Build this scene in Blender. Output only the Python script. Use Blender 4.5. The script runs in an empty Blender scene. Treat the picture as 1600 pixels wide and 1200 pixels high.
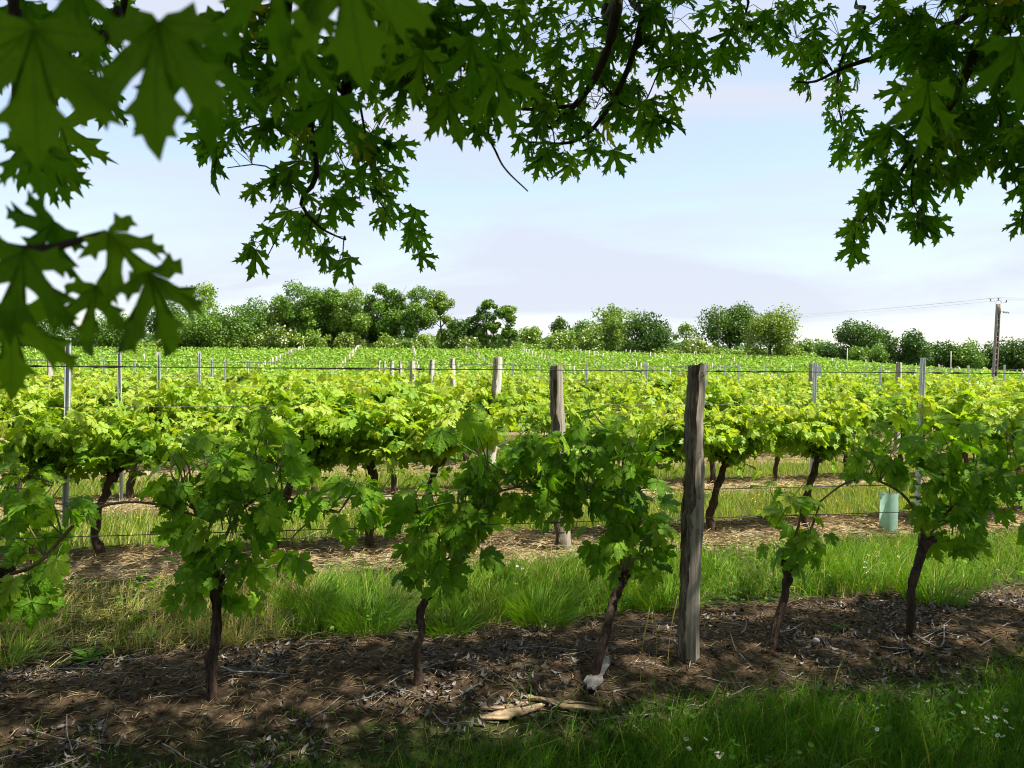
import bpy, math
import numpy as np
from mathutils import Matrix, Vector

# ------------------------------------------------------------------ camera, sky, sun, exposure
scene = bpy.context.scene
COL = scene.collection
EYE = np.array([0.0, 0.0, 1.60])
F = 1200.0                                   # focal length in pixels of a 1600 px wide frame
PITCH = math.radians(1.43)
ROLL = math.radians(0.52)
fw = np.array([0, math.cos(PITCH), -math.sin(PITCH)])
up0 = np.array([0, math.sin(PITCH), math.cos(PITCH)])
rt0 = np.array([1.0, 0, 0])
rt = rt0 * math.cos(ROLL) + up0 * math.sin(ROLL)
upv = up0 * math.cos(ROLL) - rt0 * math.sin(ROLL)
cam = bpy.data.cameras.new('camera')
cam.sensor_width = 36.0
cam.lens = 27.0
cam.clip_start = 0.02
cam.clip_end = 6000
cam.dof.use_dof = True
cam.dof.focus_distance = 5.5
cam.dof.aperture_fstop = 8.0
camo = bpy.data.objects.new('camera', cam)
COL.objects.link(camo)
camo.matrix_world = Matrix(((rt[0], upv[0], -fw[0], EYE[0]), (rt[1], upv[1], -fw[1], EYE[1]),
                            (rt[2], upv[2], -fw[2], EYE[2]), (0, 0, 0, 1)))
scene.camera = camo

SUN_EL = math.radians(60)
SUN_AZ = math.radians(104)                   # clockwise from the view direction (+Y)
sun_dir = Vector((math.sin(SUN_AZ) * math.cos(SUN_EL), math.cos(SUN_AZ) * math.cos(SUN_EL), math.sin(SUN_EL)))
sl = bpy.data.lights.new('sun', 'SUN')
sl.energy = 5.0
sl.angle = math.radians(0.53)
sl.color = (1.0, 0.955, 0.88)
so = bpy.data.objects.new('sun', sl)
COL.objects.link(so)
so.rotation_euler = sun_dir.to_track_quat('Z', 'Y').to_euler()

world = bpy.data.worlds.new('World')
scene.world = world
world.use_nodes = True
wt = world.node_tree
wt.nodes.clear()
W = wt.nodes.new
w_out = W('ShaderNodeOutputWorld')
w_bg = W('ShaderNodeBackground')
w_bg.inputs['Strength'].default_value = 0.105
sky = W('ShaderNodeTexSky')
sky.sky_type = 'NISHITA'
sky.sun_disc = False
sky.sun_elevation = SUN_EL
sky.sun_rotation = SUN_AZ
sky.air_density = 1.3
sky.dust_density = 0.3
sky.ozone_density = 1.0
tc = W('ShaderNodeTexCoord')
mp = W('ShaderNodeMapping')
mp.inputs['Scale'].default_value = (1.0, 1.0, 5.5)
mp.inputs['Rotation'].default_value = (0.0, 0.10, 0.35)
n1 = W('ShaderNodeTexNoise')
n1.inputs['Scale'].default_value = 1.7
n1.inputs['Detail'].default_value = 7.0
n1.inputs['Roughness'].default_value = 0.52
n1.inputs['Distortion'].default_value = 0.5
cr = W('ShaderNodeValToRGB')
cr.color_ramp.elements[0].position = 0.43
cr.color_ramp.elements[1].position = 0.61
cr.color_ramp.elements[0].color = (0.42, 0.42, 0.42, 1)
cr.color_ramp.elements[1].color = (0.95, 0.95, 0.95, 1)
wm = W('ShaderNodeMix')
wm.data_type = 'RGBA'
wm.inputs['B'].default_value = (3.35, 3.58, 4.18, 1)
L = wt.links.new
L(tc.outputs['Generated'], mp.inputs['Vector'])
L(mp.outputs['Vector'], n1.inputs['Vector'])
L(n1.outputs['Fac'], cr.inputs['Fac'])
L(cr.outputs['Color'], wm.inputs['Factor'])
L(sky.outputs['Color'], wm.inputs['A'])
L(wm.outputs['Result'], w_bg.inputs['Color'])
L(w_bg.outputs['Background'], w_out.inputs['Surface'])

scene.view_settings.view_transform = 'Standard'
scene.view_settings.look = 'None'
scene.view_settings.gamma = 1.0
scene.view_settings.exposure = 1.12
scene.view_settings.use_curve_mapping = False
scene.render.engine = 'CYCLES'
scene.cycles.use_denoising = True
scene.cycles.filter_width = 1.0
scene.cycles.max_bounces = 8
scene.cycles.diffuse_bounces = 4
scene.cycles.transmission_bounces = 6
scene.cycles.transparent_max_bounces = 6
scene.cycles.sample_clamp_indirect = 6.0

rng = np.random.default_rng(11)


# ------------------------------------------------------------------ helpers
def ray(px, py):
    return fw + (px - 800) / F * rt - (py - 600) / F * upv


def at(px, py, depth):
    """point seen at a pixel of the photograph at a depth along +Y"""
    d = ray(px, py)
    return EYE + d * (depth / d[1])


U = np.array([0.970, 0.243, 0.0])
V = np.array([-0.243, 0.970, 0.0])
P0 = np.array([1.01, 4.17, 0.0])             # the near wooden post, origin of the row grid
PITCH_V = 2.63


def row_pt(r, s, z=0.0, dv=0.0):
    return P0 + V * (r * PITCH_V + dv) + U * s + np.array([0, 0, z])


def on_row(px, py, r=0, dv=0.0):
    """point of a pixel on the vertical plane of trellis row r"""
    d = ray(px, py)
    t = (np.dot(P0 + V * (r * PITCH_V + dv) - EYE, V)) / np.dot(d, V)
    return EYE + d * t


def on_ground(px, py, z=0.0):
    d = ray(px, py)
    for _ in range(5):
        p = EYE + d * ((z - EYE[2]) / d[2])
        z = float(ground_z(p[0], p[1]))
    p[2] = z
    return p


def nrm(a):
    a = np.asarray(a, float)
    return a / np.maximum(np.linalg.norm(a, axis=-1, keepdims=True), 1e-9)


def hash2(ix, iy, seed):
    h = (ix * 374761393 + iy * 668265263 + seed * 1442695041) & 0xffffffff
    h = ((h ^ (h >> 13)) * 1274126177) & 0xffffffff
    return ((h ^ (h >> 16)) & 0xffff) / 65535.0


def vnoise(x, y, seed=0):
    x = np.asarray(x, float); y = np.asarray(y, float)
    ix = np.floor(x).astype(np.int64); iy = np.floor(y).astype(np.int64)
    fx = x - ix; fy = y - iy
    fx = fx * fx * (3 - 2 * fx); fy = fy * fy * (3 - 2 * fy)
    a = hash2(ix, iy, seed); b = hash2(ix + 1, iy, seed); c = hash2(ix, iy + 1, seed); d = hash2(ix + 1, iy + 1, seed)
    return (a * (1 - fx) + b * fx) * (1 - fy) + (c * (1 - fx) + d * fx) * fy


def fbm(x, y, seed=0, o=3):
    t = 0; a = 0.5; s = 0
    for k in range(o):
        t = t + a * vnoise(x * 2 ** k, y * 2 ** k, seed + k); s += a; a *= 0.5
    return t / s


def sstep(a, b, x):
    t = np.clip((x - a) / (b - a), 0, 1)
    return t * t * (3 - 2 * t)


def row_coords(x, y):
    dx = x - P0[0]; dy = y - P0[1]
    return dx * U[0] + dy * U[1], dx * V[0] + dy * V[1]


N_ROWS = 10
V_END = (N_ROWS - 1) * PITCH_V + 1.0


def edge_h(x):
    return np.interp(x, [-120, 10, 44, 80, 140], [2.6, 2.6, 1.9, -0.6, -1.6])


def ground_z(x, y):
    x = np.asarray(x, float); y = np.asarray(y, float)
    s, v = row_coords(x, y)
    k = np.round(v / PITCH_V)
    dv = v - k * PITCH_V
    inb = (k >= 0) & (k < N_ROWS)
    berm = np.where(inb, 0.07 * np.exp(-(dv / 0.42) ** 2), 0.0)
    near = 1 - sstep(25, 45, y)
    z = (berm + (fbm(x * 1.1, y * 1.1, 3) - 0.5) * 0.07 + (fbm(x * 7, y * 7, 9, 2) - 0.5) * 0.035 * np.exp(-np.maximum(y - 8, 0) / 8)) * near
    z = z - 1.0 * sstep(28, 62, y)
    eh = edge_h(x)
    z = z + (eh + 1.0) * np.clip((y - 68) / 48.0, 0, 1)
    z = z + sstep(118, 122, y) * 1.3 + (fbm(x * 0.05, y * 0.05, 21) - 0.5) * 0.6 * sstep(40, 80, y)
    return z


def make_mesh(name, v, faces, smooth=False, attrs=None):
    """v (n,3); faces: (m,3) or (m,4) int array"""
    v = np.ascontiguousarray(v, np.float32); faces = np.ascontiguousarray(faces, np.int32)
    me = bpy.data.meshes.new(name)
    me.vertices.add(len(v)); me.vertices.foreach_set('co', v.ravel())
    k = faces.shape[1]; m = len(faces)
    me.loops.add(m * k); me.loops.foreach_set('vertex_index', faces.ravel())
    me.polygons.add(m)
    me.polygons.foreach_set('loop_start', np.arange(0, m * k, k, dtype=np.int32))
    me.polygons.foreach_set('loop_total', np.full(m, k, np.int32))
    if smooth:
        me.polygons.foreach_set('use_smooth', np.ones(m, bool))
    for an, av in (attrs or {}).items():
        a = me.attributes.new(an, 'FLOAT', 'POINT')
        a.data.foreach_set('value', np.ascontiguousarray(av, np.float32))
    me.update(calc_edges=True)
    return me


def link(name, me, mat=None, parent=None, loc=None):
    o = bpy.data.objects.new(name, me)
    COL.objects.link(o)
    if mat is not None and me is not None and not me.materials:
        me.materials.append(mat)
    if parent is not None:
        o.parent = parent
    if loc is not None:
        o.location = loc
    return o


def tag(o, label=None, cat=None, group=None, kind=None):
    if label: o['label'] = label
    if cat: o['category'] = cat
    if group: o['group'] = group
    if kind: o['kind'] = kind
    return o


def empty(name, loc):
    o = bpy.data.objects.new(name, None)
    o.empty_display_size = 0.1
    o.location = [float(c) for c in loc]
    COL.objects.link(o)
    return o


class Geo:
    """collects triangles"""
    def __init__(self):
        self.v = []; self.f = []; self.n = 0; self.a = {}

    def add(self, v, f, **at_):
        v = np.asarray(v, float).reshape(-1, 3); f = np.asarray(f, int)
        if f.shape[1] == 4:
            f = np.concatenate([f[:, [0, 1, 2]], f[:, [0, 2, 3]]])
        self.v.append(v); self.f.append(f + self.n); self.n += len(v)
        for k, val in at_.items():
            self.a.setdefault(k, []).append(np.broadcast_to(val, (len(v),)))
        return self

    def mesh(self, name, smooth=False, origin=None):
        v = np.concatenate(self.v)
        if origin is not None:
            v = v - np.asarray(origin)
        return make_mesh(name, v, np.concatenate(self.f), smooth, {k: np.concatenate(x) for k, x in self.a.items()})


def tube(geo, pts, rad, n=6, cap=True, rough=0.0, ridge=0.0, **at_):
    pts = np.asarray(pts, float); m = len(pts)
    rad = np.broadcast_to(np.asarray(rad, float), (m,)) if np.ndim(rad) else np.full(m, rad)
    tan = nrm(np.gradient(pts, axis=0))
    ref = np.array([0.31, 0.17, 0.93]) if abs(tan[0][2]) < 0.8 else np.array([0.9, 0.3, 0.1])
    a = nrm(np.cross(tan, ref)); b = np.cross(tan, a)
    ang = np.arange(n) / n * 2 * math.pi
    rr = rad[:, None] * (1 + rough * (rng.random((m, n)) - 0.5) * 2)
    if ridge:
        rr = rr * (1 + ridge * (rng.random(n) - .5) * 2)[None, :]
    v = pts[:, None, :] + rr[..., None] * (np.cos(ang)[None, :, None] * a[:, None, :] + np.sin(ang)[None, :, None] * b[:, None, :])
    v = v.reshape(-1, 3)
    i = np.arange(m - 1)[:, None] * n; j = np.arange(n)[None, :]
    q = np.stack([i + j, i + (j + 1) % n, i + n + (j + 1) % n, i + n + j], -1).reshape(-1, 4)
    f = np.concatenate([q[:, [0, 1, 2]], q[:, [0, 2, 3]]])
    if cap:
        k = np.arange(1, n - 1)
        f = np.concatenate([f, np.stack([np.zeros_like(k), k + 1, k], -1),
                            np.stack([np.zeros_like(k), k, k + 1], -1) + (m - 1) * n])
    geo.add(v, f, **at_)


def spline(pts, n):
    """smooth curve through points (Catmull-Rom)"""
    p = np.asarray(pts, float)
    p = np.concatenate([[2 * p[0] - p[1]], p, [2 * p[-1] - p[-2]]])
    out = []
    segs = len(p) - 3
    for t in np.linspace(0, segs - 1e-6, n):
        i = int(t); u = t - i
        a, b, c, d = p[i:i + 4]
        out.append(0.5 * (2 * b + (c - a) * u + (2 * a - 5 * b + 4 * c - d) * u * u + (3 * b - a - 3 * c + d) * u ** 3))
    return np.array(out)


def stamp(tv, tf, mats, pos):
    """template verts (k,3), faces, matrices (N,3,3), positions (N,3) -> big arrays"""
    N = len(pos); k = len(tv)
    v = np.einsum('nij,kj->nki', mats, tv) + pos[:, None, :]
    f = tf[None] + (np.arange(N) * k)[:, None, None]
    return v.reshape(-1, 3), f.reshape(-1, tf.shape[1])


def frames(t, n, size):
    """columns: x = t x n, y = t (tip), z = n"""
    t = nrm(t); n = nrm(n - t * np.sum(t * n, -1, keepdims=True)); x = np.cross(t, n)
    return np.stack([x, t, n], -1) * np.asarray(size)[:, None, None]


# ------------------------------------------------------------------ materials
def new_mat(name):
    m = bpy.data.materials.new(name); m.use_nodes = True
    m.node_tree.nodes.clear()
    return m, m.node_tree.nodes.new, m.node_tree.links.new


def ramp(N, stops, interp='LINEAR'):
    r = N('ShaderNodeValToRGB'); e = r.color_ramp.elements
    r.color_ramp.interpolation = interp
    while len(e) < len(stops): e.new(0.5)
    for i, (p, c) in enumerate(stops):
        e[i].position = p; e[i].color = (*c, 1)
    return r


def leaf_material(name, stops, trans=0.4, trans_gain=(1.25, 1.2, 0.55), rough=0.45, rib=None, spec=0.35):
    m, N, L = new_mat(name)
    out = N('ShaderNodeOutputMaterial'); pb = N('ShaderNodeBsdfPrincipled'); tr = N('ShaderNodeBsdfTranslucent'); mx = N('ShaderNodeMixShader')
    oi = N('ShaderNodeObjectInfo'); at_ = N('ShaderNodeAttribute'); at_.attribute_name = 'tint'
    ad = N('ShaderNodeMath'); ad.operation = 'MULTIPLY_ADD'
    ad.inputs[1].default_value = 0.24
    wr = N('ShaderNodeMath'); wr.operation = 'PINGPONG'; wr.inputs[1].default_value = 1.0
    L(oi.outputs['Random'], ad.inputs[0]); L(at_.outputs['Fac'], ad.inputs[2]); L(ad.outputs[0], wr.inputs[0])
    cr_ = ramp(N, stops); L(wr.outputs[0], cr_.inputs['Fac'])
    col = cr_.outputs['Color']
    tcn = N('ShaderNodeTexCoord'); nz = N('ShaderNodeTexNoise'); nz.inputs['Scale'].default_value = 5 if rib else 9
    nz.inputs['Detail'].default_value = 3
    L(tcn.outputs['Object'], nz.inputs['Vector'])
    hv = N('ShaderNodeHueSaturation'); mr = N('ShaderNodeMapRange')
    mr.inputs['To Min'].default_value = 0.9 if rib else 0.75; mr.inputs['To Max'].default_value = 1.1 if rib else 1.25
    L(nz.outputs['Fac'], mr.inputs['Value']); L(mr.outputs[0], hv.inputs['Value']); L(col, hv.inputs['Color'])
    col = hv.outputs['Color']
    if rib:
        ra = N('ShaderNodeAttribute'); ra.attribute_name = 'rib'
        rr = ramp(N, [(0.0, (1, 1, 1)), (0.05, (0.6, 0.6, 0.6)), (0.14, (0, 0, 0))]); L(ra.outputs['Fac'], rr.inputs['Fac'])
        mm = N('ShaderNodeMath'); mm.operation = 'MULTIPLY'; mm.inputs[1].default_value = 0.55; L(rr.outputs['Color'], mm.inputs[0])
        mc = N('ShaderNodeMix'); mc.data_type = 'RGBA'; mc.inputs['B'].default_value = (*rib, 1)
        L(mm.outputs[0], mc.inputs['Factor']); L(col, mc.inputs['A']); col = mc.outputs['Result']
    if rib:
        bp = N('ShaderNodeBump'); bp.inputs['Strength'].default_value = 0.35; bp.inputs['Distance'].default_value = 0.05
        n2 = N('ShaderNodeTexNoise'); n2.inputs['Scale'].default_value = 11; n2.inputs['Detail'].default_value = 2; L(tcn.outputs['Object'], n2.inputs['Vector'])
        L(n2.outputs['Fac'], bp.inputs['Height']); L(bp.outputs[0], pb.inputs['Normal'])
    tm = N('ShaderNodeMix'); tm.data_type = 'RGBA'; tm.blend_type = 'MULTIPLY'; tm.inputs['Factor'].default_value = 1
    tm.inputs['B'].default_value = (*trans_gain, 1)
    L(col, tm.inputs['A']); L(tm.outputs['Result'], tr.inputs['Color'])
    L(col, pb.inputs['Base Color']); pb.inputs['Roughness'].default_value = rough
    pb.inputs['Specular IOR Level'].default_value = spec
    mx.inputs['Fac'].default_value = trans
    L(pb.outputs[0], mx.inputs[1]); L(tr.outputs[0], mx.inputs[2]); L(mx.outputs[0], out.inputs['Surface'])
    return m


def rough_material(name, stops, scale=(1, 1, 1), nscale=20, rough=0.85, bump=0.4, detail=6, bdist=0.01, attr=None, coord='Object', metallic=0.0):
    m, N, L = new_mat(name)
    out = N('ShaderNodeOutputMaterial'); pb = N('ShaderNodeBsdfPrincipled')
    tcn = N('ShaderNodeTexCoord'); mpn = N('ShaderNodeMapping'); mpn.inputs['Scale'].default_value = scale
    nz = N('ShaderNodeTexNoise'); nz.inputs['Scale'].default_value = nscale; nz.inputs['Detail'].default_value = detail
    nz.inputs['Roughness'].default_value = 0.65
    L(tcn.outputs[coord], mpn.inputs['Vector']); L(mpn.outputs[0], nz.inputs['Vector'])
    cr_ = ramp(N, stops)
    if attr:
        a = N('ShaderNodeAttribute'); a.attribute_name = attr
        ad = N('ShaderNodeMath'); ad.operation = 'MULTIPLY_ADD'; ad.inputs[1].default_value = 0.6
        sb = N('ShaderNodeMath'); sb.operation = 'ADD'; sb.inputs[1].default_value = -0.3
        L(nz.outputs['Fac'], ad.inputs[0]); L(a.outputs['Fac'], ad.inputs[2]); L(ad.outputs[0], sb.inputs[0]); L(sb.outputs[0], cr_.inputs['Fac'])
    else:
        L(nz.outputs['Fac'], cr_.inputs['Fac'])
    L(cr_.outputs['Color'], pb.inputs['Base Color'])
    bp = N('ShaderNodeBump'); bp.inputs['Strength'].default_value = bump; bp.inputs['Distance'].default_value = bdist
    L(nz.outputs['Fac'], bp.inputs['Height']); L(bp.outputs[0], pb.inputs['Normal'])
    pb.inputs['Roughness'].default_value = rough; pb.inputs['Metallic'].default_value = metallic
    pb.inputs['Specular IOR Level'].default_value = 0.25
    L(pb.outputs[0], out.inputs['Surface'])
    return m


M = {}
M['maple'] = leaf_material('maple_leaf', [(0.0, (0.046, 0.125, 0.006)), (0.6, (0.090, 0.200, 0.009)), (0.90, (0.17, 0.28, 0.014)), (1.0, (0.29, 0.28, 0.02))], trans=0.6, rib=(0.06, 0.14, 0.03), rough=0.55, spec=0.2, trans_gain=(1.5, 1.7, 0.45))
M['vine_near'] = leaf_material('vine_leaf_near', [(0.0, (0.070, 0.190, 0.007)), (0.45, (0.145, 0.310, 0.010)), (0.78, (0.26, 0.42, 0.018)), (1.0, (0.40, 0.49, 0.05))], trans=0.45, rib=(0.16, 0.27, 0.05), trans_gain=(1.4, 1.4, 0.45), spec=0.22, rough=0.5)
M['vine'] = leaf_material('vine_leaf', [(0.0, (0.070, 0.190, 0.010)), (0.35, (0.15, 0.30, 0.014)), (0.7, (0.28, 0.43, 0.028)), (1.0, (0.43, 0.51, 0.07))], trans=0.46, trans_gain=(1.3, 1.2, 0.4), spec=0.25)
M['vine_far'] = leaf_material('vine_far', [(0.0, (0.13, 0.27, 0.022)), (0.5, (0.22, 0.39, 0.034)), (1.0, (0.35, 0.48, 0.05))], trans=0.35)
M['shoot'] = rough_material('green_shoot', [(0.3, (0.10, 0.17, 0.04)), (0.7, (0.17, 0.15, 0.06))], nscale=14, bump=0.1, rough=0.6)
M['cane'] = rough_material('cane_bark', [(0.3, (0.10, 0.055, 0.03)), (0.7, (0.23, 0.15, 0.09))], scale=(1, 1, 0.4), nscale=40, bump=0.4)
M['vine_bark'] = rough_material('vine_bark', [(0.30, (0.018, 0.011, 0.008)), (0.55, (0.060, 0.036, 0.024)), (0.8, (0.15, 0.10, 0.07))], scale=(1, 1, 0.16), nscale=55, bump=1.0, bdist=0.012)
M['maple_bark'] = rough_material('maple_bark', [(0.3, (0.030, 0.022, 0.018)), (0.7, (0.085, 0.062, 0.048))], scale=(1, 1, 0.4), nscale=26, bump=0.6)
M['post_wood'] = rough_material('weathered_wood', [(0.30, (0.10, 0.082, 0.06)), (0.5, (0.27, 0.23, 0.175)), (0.72, (0.42, 0.375, 0.295))], scale=(1, 1, 0.05), nscale=45, bump=0.7, bdist=0.008)
M['post_bark'] = rough_material('post_bark', [(0.36, (0.030, 0.023, 0.018)), (0.52, (0.14, 0.108, 0.08)), (0.70, (0.33, 0.27, 0.205))], scale=(1, 1, 0.14), nscale=48, bump=1.0, bdist=0.014)
M['post_pale'] = rough_material('bleached_wood', [(0.30, (0.30, 0.27, 0.22)), (0.55, (0.52, 0.48, 0.41)), (0.75, (0.62, 0.58, 0.50))], scale=(1, 1, 0.06), nscale=40, bump=0.5, bdist=0.006)
M['steel'] = rough_material('galvanised_steel', [(0.3, (0.42, 0.44, 0.46)), (0.7, (0.58, 0.60, 0.62))], nscale=30, bump=0.1, rough=0.55, metallic=0.2)
M['wire'] = rough_material('rusty_wire', [(0.3, (0.06, 0.05, 0.045)), (0.7, (0.17, 0.15, 0.14))], nscale=60, bump=0.1, rough=0.6, metallic=0.4)
M['grass'] = leaf_material('grass_blade', [(0.0, (0.042, 0.125, 0.007)), (0.45, (0.100, 0.230, 0.010)), (0.70, (0.20, 0.31, 0.022)), (0.85, (0.32, 0.32, 0.07)), (1.0, (0.50, 0.41, 0.17))], trans=0.4, trans_gain=(1.3, 1.3, 0.4), rough=0.6, spec=0.15)
M['straw'] = rough_material('straw', [(0.2, (0.26, 0.19, 0.10)), (0.8, (0.58, 0.48, 0.29))], nscale=8, bump=0.0, attr='tint')
M['litter'] = rough_material('dead_leaves', [(0.1, (0.045, 0.034, 0.026)), (0.5, (0.12, 0.10, 0.085)), (0.9, (0.26, 0.24, 0.225))], nscale=25, bump=0.2, attr='tint')
M['prune'] = rough_material('pruned_cane', [(0.3, (0.16, 0.135, 0.115)), (0.7, (0.38, 0.345, 0.315))], nscale=40, bump=0.3)
M['barkstrip'] = rough_material('fallen_bark', [(0.32, (0.12, 0.075, 0.04)), (0.55, (0.32, 0.23, 0.13)), (0.75, (0.46, 0.37, 0.23))], scale=(0.2, 1, 1), nscale=40, bump=0.6)
M['shelter'] = leaf_material('tree_shelter_plastic', [(0.0, (0.24, 0.46, 0.36)), (1.0, (0.50, 0.64, 0.55))], trans=0.5, trans_gain=(1.0, 1.05, 1.0), rough=0.35)
M['petal'] = leaf_material('white_petal', [(0.0, (0.72, 0.72, 0.72)), (1.0, (0.82, 0.82, 0.80))], trans=0.3, trans_gain=(1, 1, 1))
M['yellow'] = rough_material('yellow_disc', [(0.3, (0.60, 0.42, 0.03)), (0.7, (0.80, 0.62, 0.06))], nscale=60, bump=0.2)
M['stone'] = rough_material('stone', [(0.3, (0.38, 0.35, 0.30)), (0.7, (0.60, 0.57, 0.52))], nscale=18, bump=0.4)
M['concrete'] = rough_material('pole_concrete', [(0.3, (0.20, 0.16, 0.13)), (0.7, (0.38, 0.32, 0.27))], nscale=6, bump=0.3)
M['porcelain'] = rough_material('insulator', [(0.3, (0.20, 0.22, 0.24)), (0.7, (0.36, 0.38, 0.40))], nscale=6, bump=0.0, rough=0.3)
M['tree_bark'] = rough_material('far_bark', [(0.3, (0.045, 0.035, 0.028)), (0.7, (0.13, 0.105, 0.085))], nscale=8, bump=0.4)
TREE_TINTS = {
    'dark': [(0.0, (0.030, 0.080, 0.009)), (0.5, (0.058, 0.125, 0.013)), (1.0, (0.100, 0.180, 0.020))],
    'mid': [(0.0, (0.055, 0.130, 0.012)), (0.5, (0.105, 0.205, 0.018)), (1.0, (0.170, 0.280, 0.026))],
    'light': [(0.0, (0.115, 0.205, 0.022)), (0.5, (0.180, 0.285, 0.032)), (1.0, (0.255, 0.355, 0.046))],
    'olive': [(0.0, (0.085, 0.150, 0.014)), (0.5, (0.145, 0.220, 0.020)), (1.0, (0.220, 0.290, 0.032))],
}
for k_, st in TREE_TINTS.items():
    M['tree_' + k_] = leaf_material('foliage_' + k_, st, trans=0.30, trans_gain=(1.2, 1.2, 0.6))
M['blossom'] = leaf_material('cream_blossom', [(0.0, (0.48, 0.46, 0.30)), (1.0, (0.66, 0.64, 0.46))], trans=0.2, trans_gain=(1, 1, 1))


def ground_material():
    m, N, L = new_mat('vineyard_soil')
    out = N('ShaderNodeOutputMaterial'); pb = N('ShaderNodeBsdfPrincipled')
    tcn = N('ShaderNodeTexCoord')
    nf = N('ShaderNodeTexNoise'); nf.inputs['Scale'].default_value = 34; nf.inputs['Detail'].default_value = 8; nf.inputs['Roughness'].default_value = 0.7
    nm = N('ShaderNodeTexNoise'); nm.inputs['Scale'].default_value = 5.0; nm.inputs['Detail'].default_value = 6
    L(tcn.outputs['Object'], nf.inputs['Vector']); L(tcn.outputs['Object'], nm.inputs['Vector'])
    soil = ramp(N, [(0.30, (0.024, 0.015, 0.008)), (0.5, (0.080, 0.053, 0.029)), (0.70, (0.19, 0.14, 0.085))]); L(nf.outputs['Fac'], soil.inputs['Fac'])
    straw = ramp(N, [(0.28, (0.13, 0.088, 0.045)), (0.5, (0.33, 0.25, 0.13)), (0.7, (0.50, 0.41, 0.24))]); L(nf.outputs['Fac'], straw.inputs['Fac'])
    turf = ramp(N, [(0.3, (0.020, 0.024, 0.008)), (0.55, (0.058, 0.070, 0.018)), (0.75, (0.15, 0.15, 0.05))]); L(nf.outputs['Fac'], turf.inputs['Fac'])
    ad = N('ShaderNodeAttribute'); ad.attribute_name = 'dry'
    ag = N('ShaderNodeAttribute'); ag.attribute_name = 'turf'

    def noisy(att):
        a = N('ShaderNodeMath'); a.operation = 'MULTIPLY_ADD'; a.inputs[1].default_value = 0.9
        s = N('ShaderNodeMath'); s.operation = 'SUBTRACT'; s.inputs[1].default_value = 0.45; s.use_clamp = True
        L(nm.outputs['Fac'], a.inputs[0]); L(att.outputs['Fac'], a.inputs[2]); L(a.outputs[0], s.inputs[0])
        r = N('ShaderNodeMapRange'); r.interpolation_type = 'SMOOTHSTEP'
        r.inputs['From Min'].default_value = 0.3; r.inputs['From Max'].default_value = 0.7
        L(s.outputs[0], r.inputs['Value'])
        return r.outputs[0]
    m1 = N('ShaderNodeMix'); m1.data_type = 'RGBA'; m2 = N('ShaderNodeMix'); m2.data_type = 'RGBA'
    L(noisy(ad), m1.inputs['Factor']); L(soil.outputs[0], m1.inputs['A']); L(straw.outputs[0], m1.inputs['B'])
    L(noisy(ag), m2.inputs['Factor']); L(m1.outputs['Result'], m2.inputs['A']); L(turf.outputs[0], m2.inputs['B'])
    L(m2.outputs['Result'], pb.inputs['Base Color'])
    bp = N('ShaderNodeBump'); bp.inputs['Strength'].default_value = 0.9; bp.inputs['Distance'].default_value = 0.03
    L(nf.outputs['Fac'], bp.inputs['Height']); L(bp.outputs[0], pb.inputs['Normal'])
    pb.inputs['Roughness'].default_value = 0.95; pb.inputs['Specular IOR Level'].default_value = 0.1
    L(pb.outputs[0], out.inputs['Surface'])
    return m


M['ground'] = ground_material()


# ------------------------------------------------------------------ ground (one sheet out to the horizon)
def zones(x, y):
    """dry straw and turf amounts of the vineyard floor"""
    s, v = row_coords(x, y)
    k = np.round(v / PITCH_V)
    dv = v - k * PITCH_V + (fbm(x * 0.9, y * 0.9, 31) - 0.5) * 0.5
    inb = (v > -0.45) & (v < V_END + 0.4)
    near_row = 1 - np.where(k >= 1, sstep(0.36, 0.66, np.abs(dv)), sstep(0.55, 0.85, np.abs(dv)))
    dry = np.where(k >= 1, 0.62, 0.12) * near_row + 0.45 * (1 - near_row) * np.where(k >= 2, 1, 0.3)
    dry = dry + np.where((k <= 1) & (v > 0.7) & (v < 2.2), 0.5 * (1 - sstep(-2.9, -1.9, s)), 0)
    turf = np.where(inb, 0.75 * (1 - near_row), 0.8)
    turf = np.where(v < -0.45, 0.55 + 0.3 * sstep(-2.5, 0.5, s), turf)
    turf = np.where(y > 55, 0.95, turf)
    dry = np.where(y > 55, 0.2, dry)
    return dry, turf


def axis(dense0, dense1, step, lo, hi, g=1.13):
    a = list(np.arange(dense0, dense1, step))
    st = step
    while a[-1] < hi:
        st *= g; a.append(a[-1] + st)
    b = []; st = step; c = dense0
    while c > lo:
        st *= g; c -= st; b.append(c)
    return np.array(b[::-1] + a)


gx = axis(-5.5, 6.0, 0.05, -1500, 1500, 1.09)
gy = axis(1.6, 9.5, 0.05, -40, 3000, 1.05)
GX, GY = np.meshgrid(gx, gy)
GZ = ground_z(GX, GY)
d_, t_ = zones(GX, GY)
nx, ny = len(gx), len(gy)
ii = np.arange((ny - 1) * nx).reshape(ny - 1, nx)[:, :-1].ravel()
gq = np.stack([ii, ii + 1, ii + nx + 1, ii + nx], -1)
gm = make_mesh('ground', np.stack([GX, GY, GZ], -1).reshape(-1, 3), gq, True, {'dry': d_.ravel(), 'turf': t_.ravel()})
tag(link('ground', gm, M['ground']), 'brown soil, straw and turf floor of the vineyard', 'ground', kind='structure')


# ------------------------------------------------------------------ leaf templates
def strip(ca, cb, off_a, off_b):
    """triangles between two chains that both run base -> tip"""
    la = np.linspace(0, 1, len(ca)); lb = np.linspace(0, 1, len(cb))
    i = j = 0; tris = []
    while i < len(ca) - 1 or j < len(cb) - 1:
        if j == len(cb) - 1 or (i < len(ca) - 1 and la[i + 1] < lb[j + 1]):
            tris.append((off_a[i], off_a[i + 1], off_b[j])); i += 1
        else:
            tris.append((off_a[i], off_b[j + 1], off_b[j])); j += 1
    return tris


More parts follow.
